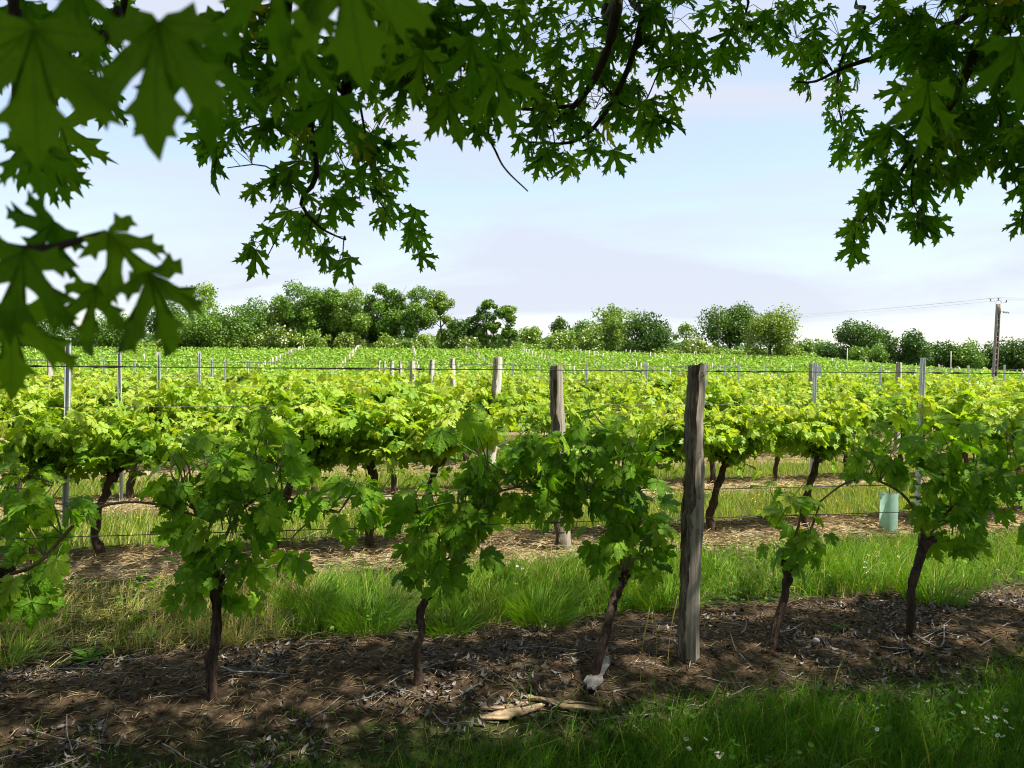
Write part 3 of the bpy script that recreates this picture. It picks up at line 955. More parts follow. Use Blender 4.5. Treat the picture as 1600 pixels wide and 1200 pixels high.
wire_obj('dark top wire strung level across the whole picture at the near post top', row_pt(0, -7, 1.575), row_pt(0, 9, 1.575), .0, .0024, 46, n=30)
wire_obj('thin middle wire of the first row threaded through the vines', row_pt(0, -7, 1.00), row_pt(0, 9, .84), .0, .0021)
wire_obj('thin lowest wire of the first row below the arching canes', row_pt(0, -7, .86), row_pt(0, 9, .66), .0, .0021)
for r in range(1, N_ROWS - 1):
    for nm, z in (('top', 1.60), ('middle', 1.25), ('lower', .95)):
        if r > 4 and nm == 'lower': continue
        wire_obj('%s trellis wire of the %s row' % (nm, ORD[r]), row_pt(r, -18, z), row_pt(r, 20, z), .0, .0016 + .0003 * r)
for r in (1, 2):
    wire_obj('extra high wire above the leaves at left in the %s row' % ORD[r], row_pt(r, -12, 1.74), row_pt(r, -3.9, 1.74), .0, .0018)

# green plastic tree guard in the second row
tg = on_ground(1388, 832)
e = empty('tree_guard', tg); tag(e, 'pale green plastic tree guard sleeve round a young vine', 'tree guard')
g = Geo(); m_, k_ = 10, 14
zz = np.linspace(-.02, .36, m_); an = np.arange(k_ + 1) / k_ * 2 * math.pi
rad = .085 * (1 + .06 * np.sin(an * 3 + 1)[None] + rng.normal(0, .025, (m_, k_ + 1)))
rad[:, -1] = rad[:, 0]
vv = np.stack([rad * np.cos(an), rad * .7 * np.sin(an), np.repeat(zz[:, None], k_ + 1, 1) + rng.normal(0, .003, (m_, k_ + 1))], -1)
i = np.arange(m_ - 1)[:, None] * (k_ + 1); j = np.arange(k_)[None]
g.add(vv.reshape(-1, 3), np.stack([i + j, i + j + 1, i + k_ + 2 + j, i + k_ + 1 + j], -1).reshape(-1, 4), tint=.5)
link('sleeve', g.mesh('sleeve', True), M['shelter'], e)
g = Geo(); tube(g, [(0, 0, 0), (.01, 0, .3), (0, .01, .6)], [.009, .007, .004], 5)
link('stake', g.mesh('stake'), M['cane'], e)
for k in range(5):
    leaf_object('leaf', near_leaf_tints[3], tg + np.array([rng.normal(0, .05), rng.normal(0, .05), .42 + .06 * k]), nrm(rng.normal(0, 1, 3) * np.array([1, 1, .2])), np.array([0, 0, 1.0]), .07, e, tg)


# ------------------------------------------------------------------ grass and ground litter
def blades(geo, root, h, w, lean, az, tint, segs=3, droop=None):
    """curved tapering blades; root (n,3)"""
    n = len(root)
    d = np.stack([np.cos(az), np.sin(az), np.zeros(n)], -1)
    wd = np.stack([-np.sin(az + .9), np.cos(az + .9), np.zeros(n)], -1)
    dr = lean if droop is None else droop
    vs = []
    for k in range(segs + 1):
        t = k / segs
        c = root + d * (h * (lean * t * .5 + dr * t * t * .6))[:, None] + np.array([0, 0, 1]) * (h * (t - .38 * dr * t * t))[:, None]
        half = (w * .5 * (1 - t ** 1.5))[:, None]
        if k < segs:
            vs += [c - wd * half, c + wd * half]
        else:
            vs.append(c)
    v = np.stack(vs, 1)
    kk = v.shape[1]
    f = []
    for k in range(segs - 1):
        a = 2 * k
        f += [(a, a + 1, a + 3), (a, a + 3, a + 2)]
    a = 2 * (segs - 1); f.append((a, a + 1, a + 2))
    F_ = np.array(f)[None] + (np.arange(n) * kk)[:, None, None]
    geo.add(v.reshape(-1, 3), F_.reshape(-1, 3), tint=np.repeat(tint, kk))


def scatter(n, s0, s1, v0, v1):
    s = rng.uniform(s0, s1, n); v = rng.uniform(v0, v1, n)
    p = P0[None] + U[None] * s[:, None] + V[None] * v[:, None]
    return p, s, v


def cull(p, margin=1.12):
    m = (np.abs(p[:, 0]) < .667 * p[:, 1] + .85) & (p[:, 1] > 1.9)
    return m


# foreground lawn grass
fg = Geo()
p, s, v = scatter(230000, -5, 5, -2.6, -.32)
edge = -.46 + (fbm(p[:, 0] * 1.5, p[:, 1] * 1.5, 41) - .5) * .45
thick = sstep(-3.2, .3, s + (fbm(p[:, 0], p[:, 1], 43) - .5) * 1.5)
dens = sstep(.02, .45, edge - v) * (.13 + .87 * thick)
dens = np.maximum(dens, .02)
m = cull(p) & (rng.random(len(p)) < dens * .62)
p, s, v = p[m], s[m], v[m]
p[:, 2] = ground_z(p[:, 0], p[:, 1]) - .005
n = len(p)
hh = rng.uniform(.06, .17, n) * (.65 + .7 * fbm(p[:, 0] * 1.3, p[:, 1] * 1.3, 45))
tall = rng.random(n) < .03; hh = np.where(tall, hh * 1.9, hh)
blades(fg, p, hh, np.where(rng.random(n) < .08, rng.uniform(.006, .010, n), rng.uniform(.0025, .005, n)), rng.uniform(.1, 1.1, n), rng.random(n) * 6.283, np.clip(.0 + .24 * rng.random(n) + (rng.random(n) < .07) * .55, 0, .95))
tag(link('lawn_grass', fg.mesh('lawn_grass', True), M['grass']), 'dark shaded grass along the bottom right of the picture', 'grass', kind='stuff')

# strip between the first and second rows
sg_ = Geo()
p, s, v = scatter(60000, -7, 8, .66, 2.2)
lush = sstep(-2.5, -1.7, s + (fbm(p[:, 0] * 1.3, p[:, 1] * 1.3, 51) - .5) * .8)
patch = fbm(p[:, 0] * 1.6, p[:, 1] * 1.6, 53)
ed = sstep(.66, .95, v + (patch - .5) * .5) * (1 - sstep(1.85, 2.2, v + (patch - .5) * .4))
m = cull(p) & (rng.random(len(p)) < ed * (.25 + .75 * sstep(.3, .62, patch)))
p, s, v, lush, patch = p[m], s[m], v[m], lush[m], patch[m]
p[:, 2] = ground_z(p[:, 0], p[:, 1]) - .005
n = len(p)
hh = (.07 + .15 * rng.random(n)) * (.55 + .8 * patch) * (.75 + .45 * lush)
drych = np.where(lush < .5, .75, .10)
tint = np.where(rng.random(n) < drych, rng.uniform(.78, .98, n), rng.uniform(.12, .62, n))
blades(sg_, p, hh, rng.uniform(.004, .008, n), rng.uniform(.15, 1.0, n), rng.random(n) * 6.283, tint)
tag(link('row_grass', sg_.mesh('row_grass', True), M['grass']), 'green and straw-coloured grass strip between the first two vine rows', 'grass', kind='stuff')

# strips further back
bg = Geo()
for r in range(1, 6):
    v0 = r * PITCH_V
    p, s, v = scatter(52000 if r < 3 else 22000, -9 - 2 * r, 10 + 2.5 * r, v0 + .3, v0 + PITCH_V - .3)
    patch = fbm(p[:, 0] * 1.2, p[:, 1] * 1.2, 60 + r)
    dv = v - v0
    ed = sstep(.3, .65, dv + (patch - .5) * .5) * (1 - sstep(PITCH_V - .65, PITCH_V - .3, dv + (patch - .5) * .5))
    m = cull(p) & (rng.random(len(p)) < ed * .8)
    p, patch = p[m], patch[m]
    p[:, 2] = ground_z(p[:, 0], p[:, 1]) - .005
    n = len(p)
    tint = np.where(rng.random(n) < .24, rng.uniform(.78, .98, n), rng.uniform(.42, .76, n))
    blades(bg, p, (.06 + .17 * rng.random(n)) * (.5 + .9 * patch), rng.uniform(.006, .011, n), rng.uniform(.1, .8, n), rng.random(n) * 6.283, tint, segs=2)
tag(link('meadow_grass', bg.mesh('meadow_grass', True), M['grass']), 'sunlit yellowing grass between the rows further back', 'grass', kind='stuff')

# yellow flower specks in the second strip
yf = Geo()
p, s, v = scatter(260, -6, 8, PITCH_V + .7, PITCH_V * 2 - .5)
p[:, 2] = ground_z(p[:, 0], p[:, 1]) + rng.uniform(.08, .2, len(p))
oct_v = np.array([(1, 0, 0), (0, 1, 0), (-1, 0, 0), (0, -1, 0), (0, 0, .5), (0, 0, -.5)], float)
oct_f = np.array([(0, 1, 4), (1, 2, 4), (2, 3, 4), (3, 0, 4), (1, 0, 5), (2, 1, 5), (3, 2, 5), (0, 3, 5)])
vv, ff = stamp(oct_v, oct_f, np.eye(3)[None] * rng.uniform(.008, .015, len(p))[:, None, None], p)
yf.add(vv, ff)
tag(link('buttercups', yf.mesh('buttercups'), M['yellow']), 'tiny yellow flowers dotted through the sunlit grass strip', 'flowers', kind='stuff')

# broad weeds (clover and dock leaves) in the near strip
wg = Geo()
p, s, v = scatter(5200, -4, 6, .7, 2.0)
patch = fbm(p[:, 0] * 2.2, p[:, 1] * 2.2, 71)
bonus = (s > .1) & (s < 1.3)
m = cull(p) & ((patch > .55) | (bonus & (rng.random(len(p)) < .8)))
pl2, s2, v2 = scatter(6000, -4, 5, -2.2, -.5)
m2 = cull(pl2) & (fbm(pl2[:, 0] * 1.8, pl2[:, 1] * 1.8, 77) > .56) & (s2 > -.6) & (v2 < -.7)
p = np.concatenate([p[m], pl2[m2]]); n = len(p)
p[:, 2] = ground_z(p[:, 0], p[:, 1]) + rng.uniform(.02, .13, n)
an_ = np.linspace(0, 2 * math.pi, 7)[:-1]
ov = np.stack([np.cos(an_) * .5, .5 + np.sin(an_) * .62, np.zeros(6)], -1)
of = np.array([(0, 1, 2), (0, 2, 3), (0, 3, 4), (0, 4, 5)])
t = nrm(rng.normal(0, 1, (n, 3)) * np.array([1, 1, .35])); nn = np.array([0, 0, 1.0]) + rng.normal(0, .35, (n, 3))
vv, ff = stamp(ov, of, frames(t, nn, rng.uniform(.012, .030, n)), p)
wg.add(vv, ff, tint=np.repeat(rng.uniform(.05, .55, n) * np.where(np.arange(n) >= n - int(m2.sum()), .4, 1), 6))
tag(link('clover', wg.mesh('clover'), M['grass']), 'low clover and broad weeds among the grass behind the first row', 'weeds', kind='stuff')


def tussock(label, px, py, n, h, dry=0.0, spread=.10, w=.007, group=None):
    c = on_ground(px, py)
    g = Geo()
    a = rng.random(n) * 6.283; rr = spread * np.sqrt(rng.random(n))
    root = c + np.stack([np.cos(a) * rr, np.sin(a) * rr, np.full(n, -.01)], -1)
    tint = np.where(rng.random(n) < dry, rng.uniform(.8, .98, n), rng.uniform(.25, .62, n))
    az = a + rng.normal(0, .5, n)
    blades(g, root, h * rng.uniform(.55, 1.2, n), rng.uniform(w * .6, w * 1.2, n), rng.uniform(.2, 1.2, n) * (.4 + rr / spread * .8), az, tint, segs=5, droop=rng.uniform(.2, 1.5, n))
    o = link('grass_tussock', g.mesh('grass_tussock', True, c), M['grass'], None, c)
    tag(o, label, 'grass tussock', group)


tussock('large bright grass tussock left of the forked vine trunk', 575, 985, 340, .34, spread=.16)
tussock('arching grass tussock with long blades right of the forked vine trunk', 845, 975, 330, .34, spread=.16)
tussock('low spreading grass tussock at the foot of the forked vine', 700, 990, 230, .22, spread=.13)
tussock('tall upright grass tussock behind the straight-trunked vine', 480, 955, 300, .33, spread=.16)
tussock('dense grass tussock just left of the tall near post', 1040, 950, 320, .30, spread=.2)
tussock('bright grass tussock left of the curved vine trunk on the right', 1460, 940, 300, .26, spread=.18)
tussock('small grass tussock beyond the clover patch by the right-hand vines', 1330, 900, 220, .25, spread=.16)
tussock('dry yellow grass tuft beside the straight vine trunk', 372, 1008, 150, .20, dry=.9, spread=.06, w=.004)
tussock('straw-coloured grass clump at the left edge', 195, 965, 260, .20, dry=.85, spread=.22, w=.004)
tussock('grass clump in the bottom left strip by the picture edge', 12, 1035, 200, .22, dry=.25, spread=.15)


def rosette(label, px, py, n, ln, group=None):
    c = on_ground(px, py)
    e = empty('weed_rosette', c); tag(e, label, 'weed', group)
    lv = np.array([(0, 0, 0), (.10, .3, .05), (.17, .62, .03), (.10, .88, -.06), (0, 1, -.12), (-.10, .88, -.06), (-.17, .62, .03), (-.10, .3, .05), (0, .5, -.01)])
    lf = np.array([(0, 1, 8), (1, 2, 8), (2, 3, 8), (3, 4, 8), (4, 5, 8), (5, 6, 8), (6, 7, 8), (7, 0, 8)])
    me = make_mesh('leaf', lv, lf, True, {'tint': np.full(9, .18)}); me.materials.append(M['grass'])
    for k in range(n):
        a = k * 2.4 + rng.normal(0, .2)
        t = np.array([math.cos(a), math.sin(a), rng.uniform(.1, .7)])
        leaf_object('leaf', [me], c + np.array([0, 0, .01]), nrm(t), np.array([0, 0, 1.0]) - .2 * t, ln * rng.uniform(.7, 1.1), e, c)


rosette('flat rosette of dark green toothed leaves on the soil at left', 140, 1035, 15, .13)
rosette('broad-leaved weed in the dry grass at left', 205, 975, 9, .12)
rosette('leafy weed with upright leaves by the straw clump', 232, 1000, 9, .10)
rosette('dock-like weed in the dark lawn at the bottom edge', 995, 1190, 10, .10)
rosette('small weed rosette by the young vine roots at right', 1310, 985, 8, .08)

# straw on the strips below rows two to four
stg = Geo()


def straws(n, s0, s1, v0, v1, L0, L1, w, lift=.02, keep=None):
    p, s, v = scatter(n, s0, s1, v0, v1)
    m = cull(p)
    if keep is not None: m &= keep(p, s, v)
    p = p[m]; n = len(p)
    p[:, 2] = ground_z(p[:, 0], p[:, 1]) + rng.uniform(.002, lift, n)
    a = rng.random(n) * math.pi
    d = np.stack([np.cos(a), np.sin(a), rng.normal(0, .18, n)], -1) * rng.uniform(L0, L1, n)[:, None]
    b = np.stack([-np.sin(a), np.cos(a), np.zeros(n)], -1) * w
    v4 = np.stack([p - d / 2 - b / 2, p + b * .2 + np.array([0, 0, .008]), p + d / 2, p - b * .8 + np.array([0, 0, .008])], 1)
    q = np.array([0, 1, 2, 3])[None] + (np.arange(n) * 4)[:, None]
    return v4.reshape(-1, 3), q, np.repeat(rng.random(n), 4)


for r, n_ in ((1, 20000), (2, 11000), (3, 8000)):
    v_, q_, t_ = straws(n_, -9, 11, r * PITCH_V - .55, r * PITCH_V + .6, .05, .20, .004 + .0012 * r, .05)
    stg.add(v_, q_, tint=t_)
v_, q_, t_ = straws(3500, -6, -2.0, .6, 2.1, .06, .2, .004, .05)
stg.add(v_, q_, tint=t_)
v_, q_, t_ = straws(9000, -5, 7, -.7, .8, .03, .13, .003, .014)
stg.add(v_, q_, tint=t_)
tag(link('straw_litter', stg.mesh('straw_litter'), M['straw']), 'dry straw lying under the vine rows', 'straw', kind='stuff')

# clods of earth
p, s, v = scatter(7000, -5, 7, -.75, .8)
m = cull(p) & (rng.random(len(p)) < .25 + .75 * (fbm(p[:, 0] * 1.7, p[:, 1] * 1.7, 79) > .52)); p = p[m]; n = len(p)
sz = .006 + .022 * rng.random(n) ** 3
p[:, 2] = ground_z(p[:, 0], p[:, 1]) + sz * .15
cube_d = np.concatenate([oct_v * np.array([1, 1, 1.4])])
vv, ff = stamp(cube_d, oct_f, frames(nrm(rng.normal(0, 1, (n, 3))), rng.normal(0, 1, (n, 3)), sz), p)
vv = vv + rng.normal(0, .0022, vv.shape)
cl_ = Geo(); cl_.add(vv, ff, dry=.1, turf=.0)
tag(link('soil_clods', cl_.mesh('soil_clods'), M['ground']), 'crumbly brown clods of earth on the first row strip', 'clods', kind='stuff')

# grey curled dead leaves on the shaded soil of the first row
lv = np.array([(-.6, 0, .30), (-.25, .16, .06), (.25, .20, .14), (.7, .08, .42), (.2, -.18, .02), (-.25, -.22, .16), (0, 0, -.06)])
lf = np.array([(0, 1, 6), (1, 2, 6), (2, 3, 6), (3, 4, 6), (4, 5, 6), (5, 0, 6)])
p, s, v = scatter(13000, -5, 6, -.75, .66)
pt = fbm(p[:, 0] * 2.3, p[:, 1] * 2.3, 81)
m = cull(p) & (rng.random(len(p)) < sstep(.46, .66, pt) * .95 + .03)
p = p[m]; n = len(p)
p[:, 2] = ground_z(p[:, 0], p[:, 1]) + rng.uniform(.004, .022, n)
vv, ff = stamp(lv, lf, frames(nrm(rng.normal(0, 1, (n, 3)) * np.array([1, 1, .3])), np.array([0, 0, 1.0]) + rng.normal(0, .5, (n, 3)), rng.uniform(.014, .042, n)), p)
lg = Geo(); lg.add(vv, ff, tint=np.repeat(rng.uniform(.1, 1, n), 7))
tag(link('leaf_litter', lg.mesh('leaf_litter'), M['litter']), 'grey curled dead leaves scattered on the shaded soil', 'dead leaves', kind='stuff')


def cane_on_ground(label, a, b, rad, bend=.05, group='pruned canes lying on the soil', lift=.012):
    a = np.asarray(a, float); b = np.asarray(b, float)
    mid = (a + b) / 2 + np.array([rng.normal(0, bend), rng.normal(0, bend), 0])
    pl = spline([a, (a + mid) / 2 + rng.normal(0, bend * .3, 3), mid, b], 12)
    pl[:, 2] = ground_z(pl[:, 0], pl[:, 1]) + lift + np.interp(np.linspace(0, 1, 12), [0, .5, 1], np.abs(rng.normal(0, .012, 3)))
    g = Geo(); tube(g, pl, np.linspace(rad, rad * .6, 12), 5, rough=.15)
    o = link('pruned_cane', g.mesh('pruned_cane', True, pl[0]), M['prune'], None, pl[0])
    tag(o, label, 'twig', group)


cane_on_ground('long pale pruned cane lying in the straw at left, before the second row', on_ground(70, 932), on_ground(250, 900), .006)
cane_on_ground('pale pruned cane lying below the leaning second row trunk', on_ground(70, 892), on_ground(175, 887), .006)
cane_on_ground('pale pruned cane by the foot of the straight vine trunk', on_ground(345, 1050), on_ground(450, 1060), .005)
cane_on_ground('curled pale cane at the foot of the curved vine trunk', on_ground(1430, 1000), on_ground(1475, 980), .006, .1)
for k in range(150):
    p, s, v = scatter(1, -3.4, 5, -.65, .68)
    p = p[0]
    if not cull(p[None])[0]: continue
    a = rng.normal(ROWANG, .7); ln = rng.uniform(.08, .42)
    cane_on_ground('short grey pruned twig lying on the shaded soil of the first row', p, p + np.array([math.cos(a), math.sin(a), 0]) * ln, rng.uniform(.0014, .0036), .018, 'pruned twigs on the first row soil')
for k in range(40):
    p, s, v = scatter(1, -5, 6.5, 2.05, 3.3)
    p = p[0]
    a = rng.normal(ROWANG, .6); ln = rng.uniform(.15, .5)
    cane_on_ground('grey pruned twig lying in the straw under the second row', p, p + np.array([math.cos(a), math.sin(a), 0]) * ln, rng.uniform(.003, .005), .04, 'pruned twigs under the second row', .04)


def bark_strip(label, pxs, w, name='bark_strip', mat='barkstrip', lift=.02):
    pts = spline([on_ground(*q) for q in pxs], 9)
    pts[:, 2] += lift
    tan = nrm(np.gradient(pts, axis=0)); side = nrm(np.cross(tan, np.array([0, 0, 1.0])))
    wv = w * np.interp(np.linspace(0, 1, 9), [0, .15, .8, 1], [.45, 1, .9, .3]) * rng.uniform(.7, 1.25, 9)
    k = 5; g = Geo()
    th = np.linspace(-1, 1, k)
    v = pts[:, None] + side[:, None] * (wv[:, None] * th[None] * .5)[..., None] + np.array([0, 0, 1]) * ((1 - th ** 2)[None] * wv[:, None] * .13)[..., None]
    v = v + rng.normal(0, .0035, v.shape)
    lo = v - np.array([0, 0, .006])
    i = np.arange(8)[:, None] * k; j = np.arange(k - 1)[None]
    q = np.stack([i + j, i + j + 1, i + k + j + 1, i + k + j], -1).reshape(-1, 4)
    g.add(v.reshape(-1, 3), q); g.add(lo.reshape(-1, 3), q[:, ::-1])
    rim = list(range(0, 9 * k, k)); rim2 = list(range(k - 1, 9 * k, k))
    allv = np.concatenate([v.reshape(-1, 3), lo.reshape(-1, 3)]); nn_ = 9 * k
    ed = [(rim[a], rim[a + 1], rim[a + 1] + nn_, rim[a] + nn_) for a in range(8)] + [(rim2[a + 1], rim2[a], rim2[a] + nn_, rim2[a + 1] + nn_) for a in range(8)]
    ed += [(a + 1, a, a + nn_, a + 1 + nn_) for a in range(k - 1)] + [(8 * k + a, 8 * k + a + 1, 8 * k + a + 1 + nn_, 8 * k + a + nn_) for a in range(k - 1)]
    g.add(allv, np.array(ed))
    tag(link(name, g.mesh(name, False, pts[0]), M[mat], None, pts[0]), label, 'bark')


bark_strip('broad tan strip of fallen bark at the lawn edge', [(755, 1128), (800, 1120), (850, 1108)], .06)
bark_strip('tan bark strip lying to the right of the broad one', [(846, 1100), (880, 1112), (940, 1118)], .035, lift=.03)
bark_strip('thin pale stick of bark behind the two tan strips', [(818, 1092), (860, 1100), (930, 1106)], .022)
bark_strip('short curled bark fragment at the far left of the bark pile', [(752, 1112), (790, 1112), (825, 1104)], .03)
bark_strip('pale grey-green slab of wood leaning at the foot of the leaning vine', [(922, 1086), (932, 1066), (948, 1036)], .075, name='wood_slab', mat='prune', lift=.035)


def stone(label, px, py, r):
    c = on_ground(px, py)
    g = Geo()
    ph = np.linspace(0, math.pi, 6); th = np.arange(8) / 8 * 2 * math.pi
    v = np.array([[(math.sin(a) * math.cos(b), math.sin(a) * math.sin(b), .7 * math.cos(a)) for b in th] for a in ph]) * r
    v = v * (1 + rng.normal(0, .08, v.shape[:2])[..., None])
    i = np.arange(5)[:, None] * 8; j = np.arange(8)[None]
    g.add(v.reshape(-1, 3), np.stack([i + j, i + 8 + j, i + 8 + (j + 1) % 8, i + (j + 1) % 8], -1).reshape(-1, 4))
    tag(link('stone', g.mesh('stone', True), M['stone'], None, c + np.array([0, 0, r * .45])), label, 'stone')


stone('round white pebble on the soil near the left edge', 60, 1028, .016)
stone('dark grey stone on the soil between the two right-hand vines', 1275, 1003, .02)


# daisies
def daisy_meshes():
    out = []
    for k in range(3):
        g = Geo(); n = 11
        for i in range(n):
            a = i / n * 6.283 + rng.normal(0, .08); d = np.array([math.cos(a), math.sin(a), 0]); b = np.array([-math.sin(a), math.cos(a), 0])
            zt = rng.normal(.002, .002)
            g.add([d * .003, d * .009 - b * .0022, d * .0135 + np.array([0, 0, zt]), d * .009 + b * .0022], np.array([(0, 1, 2, 3)]), tint=.5)
        pt_ = g.mesh('petals'); pt_.materials.append(M['petal'])
        g = Geo(); g.add(oct_v * np.array([.0042, .0042, .005]) + np.array([0, 0, .0015]), oct_f)
        dk = g.mesh('disc'); dk.materials.append(M['yellow'])
        out.append((pt_, dk))
    g = Geo(); tube(g, [(0, 0, -.17), (.004, .003, -.08), (0, 0, 0)], .0012, 4)
    st_ = g.mesh('stem'); st_.materials.append(M['grass'])
    return out, st_


dms, dstem = daisy_meshes()


def daisy(label, px, py, h, group, sc_=1.0):
    c = on_ground(px, py + h / 3.3 * F * .9) if h > 0 else on_ground(px, py)
    e = empty('daisy', c + np.array([0, 0, h])); tag(e, label, 'daisy', group)
    e.rotation_euler = (rng.normal(.25, .3), rng.normal(0, .3), rng.random() * 6)
    e.scale = (sc_,) * 3
    a, b = dms[rng.integers(3)]
    link('petals', a, None, e); link('disc', b, None, e); link('stem', dstem, None, e)


for q in [(1072, 1160), (1102, 1160), (1076, 1176), (1120, 1183), (1128, 1186), (1122, 1190)]:
    daisy('small white daisy in the dark lawn at the bottom, below the bark strips', q[0], q[1], .10, 'daisies at the bottom of the lawn', .85)
for q in [(1500, 1082), (1508, 1084), (1541, 1125), (1554, 1124), (1543, 1132), (1571, 1112), (1570, 1131), (1579, 1142), (1558, 1154), (1566, 1156), (1525, 1143), (1535, 1150), (1505, 1115), (1532, 1108), (1450, 1096), (1370, 1144)]:
    daisy('small white daisy in the lawn at the bottom right corner', q[0], q[1], .10, 'daisies in the right corner of the lawn', .85)
for k in range(14):
    px = rng.uniform(800, 960) if k < 6 else rng.uniform(1340, 1440)
    py = rng.uniform(885, 912) if k < 6 else rng.uniform(868, 905)
    c = on_ground(px, py + 18)
    daisy('tiny white daisy in the grass strip behind the first vine row', px, py + 18, 0, 'daisies behind the first row', 1.0)
    bpy.context.scene.collection.objects[-1] if False else None
for o in list(COL.objects):
    if o.get('group') == 'daisies behind the first row':
        o.location.z += .13

# grass seed heads by the post
for k, (px, py) in enumerate([(1000, 1075), (1022, 1060), (1043, 1050)]):
    c = on_ground(px, py); g = Geo(); h = rng.uniform(.36, .46)
    pl = spline([c, c + np.array([.01, 0, h * .5]), c + np.array([rng.normal(0, .03), 0, h])], 9)
    tube(g, pl, np.array([.0014, .0014, .0013, .0012, .0012, .003, .0042, .0036, .001]), 5, rough=.3, tint=.86)
    tag(link('seed_grass', g.mesh('seed_grass', True, c), M['grass'], None, c), 'tall grass stalk with a pale seed head left of the near post', 'grass stalk', 'seeding grass stalks by the post')


# ------------------------------------------------------------------ far vineyard slope
FV = nrm(np.array([-.146, .989, 0.0])); FU = np.array([FV[1], -FV[0], 0.0])
far = Geo()
FROWS = np.arange(60.0, 117.5, 2.3)
for y0 in FROWS:
    half = 82
    dens = 46 if y0 < 90 else 36
    n = int(half * 2 * dens)
    a = rng.uniform(-half, half, n)
    c0 = np.array([-.146 * (y0 - 60), y0, 0])
    p = c0[None] + FU[None] * a[:, None] + FV[None] * rng.normal(0, .20, n)[:, None]
    keep = (np.abs(p[:, 0]) < .72 * p[:, 1]) & (fbm(a * .9, np.full(n, y0), 91) > .22) & (p[:, 1] < 117.5)
    p = p[keep]; n = len(p)
    p[:, 2] = ground_z(p[:, 0], p[:, 1]) + rng.uniform(.45, 1.38, n) + .12 * rng.normal(size=n) * (rng.random(n) < .2)
    t = nrm(rng.normal(0, 1, (n, 3))); nn = np.array([0, -.3, 1.0]) + rng.normal(0, .6, (n, 3))
    dv4 = np.array([(-.5, 0, 0), (0, -.45, .1), (.5, 0, 0), (0, .5, .1)])
    vv, ff = stamp(dv4, np.array([(0, 1, 2), (0, 2, 3)]), frames(t, nn, rng.uniform(.19, .35, n)), p)
    far.add(vv, ff, tint=np.repeat(np.clip(rng.normal(.5, .24, n), 0, .95), 4))
tag(link('far_vines', far.mesh('far_vines'), M['vine_far']), 'rows of vines covering the rising slope beyond the near block', 'vines', 'far vineyard', kind='stuff')

post_me = []
for k in range(3):
    g = Geo(); w = [.14, .12, .07][k]
    pl = np.array([(0, 0, -.1), (.01, 0, .8), (.0, .01, 1.75)])
    tube(g, pl, [w * .55, w * .5, w * .46], 6, rough=.12)
    me = g.mesh('far_post'); me.materials.append(M['post_pale'] if k < 1 else M['post_wood'])
    post_me.append(me)
nfar = 0
for li in range(-20, 21):
    for y0 in FROWS[::2] if abs(li) > 6 else FROWS:
        c = np.array([-.146 * (y0 - 60), y0, 0]) + FU * (li * 4.0 + 1.2) + np.array([rng.normal(0, .06), rng.normal(0, .1), 0])
        if abs(c[0]) > .69 * c[1] or c[1] > 117.2 or nfar >= 290: continue
        strong = li % 2 == 0
        if li in (-9, -7, -5, 7, 9, 11): continue
        if not strong and rng.random() < .7: continue
        if abs(li) > 6 and rng.random() < .45: continue
        if rng.random() < .12: continue
        me = post_me[rng.integers(2)] if strong else post_me[2]
        o = bpy.data.objects.new('vineyard_post', me); COL.objects.link(o)
        o.location = (c[0], c[1], float(ground_z(c[0], c[1])))
        o.rotation_euler = (rng.normal(0, .02), rng.normal(0, .03), rng.random() * 6)
        tag(o, 'small pale post among the vines on the far slope', 'post', 'posts on the far slope')
        nfar += 1


# ------------------------------------------------------------------ background trees
quad = np.array([(-.5, 0, 0), (-.05, -.42, .08), (.5, .05, 0), (.06, .45, .08)])
quad_f = np.array([(0, 1, 2), (0, 2, 3)])


def crown_geo(blobs, nface, fsize, tint_mid=.5):
    """blobs: (k,4) centres and radii; faces spread over the blobs, denser towards their shells"""
    b = np.asarray(blobs); w = b[:, 3] ** 2; w = w / w.sum()
    pick = rng.choice(len(b), nface, p=w)
    d = nrm(rng.normal(0, 1, (nface, 3)))
    r = b[pick, 3] * (1 - .55 * rng.random(nface) ** 1.6) * (1 + .10 * rng.normal(size=nface))
    p = b[pick, :3] + d * r[:, None] * np.array([1, 1, .85])
    nn = d + np.array([0, 0, .5]) + rng.normal(0, .55, (nface, 3))
    t = nrm(rng.normal(0, 1, (nface, 3)))
    vv, ff = stamp(quad, quad_f, frames(t, nn, fsize * rng.uniform(.6, 1.3, nface)), p)
    tb = rng.random(len(b)) * .6
    g = Geo(); g.add(vv, ff, tint=np.repeat(np.clip(tb[pick] + .04 + .32 * rng.random(nface), 0, .95), 4))
    return g


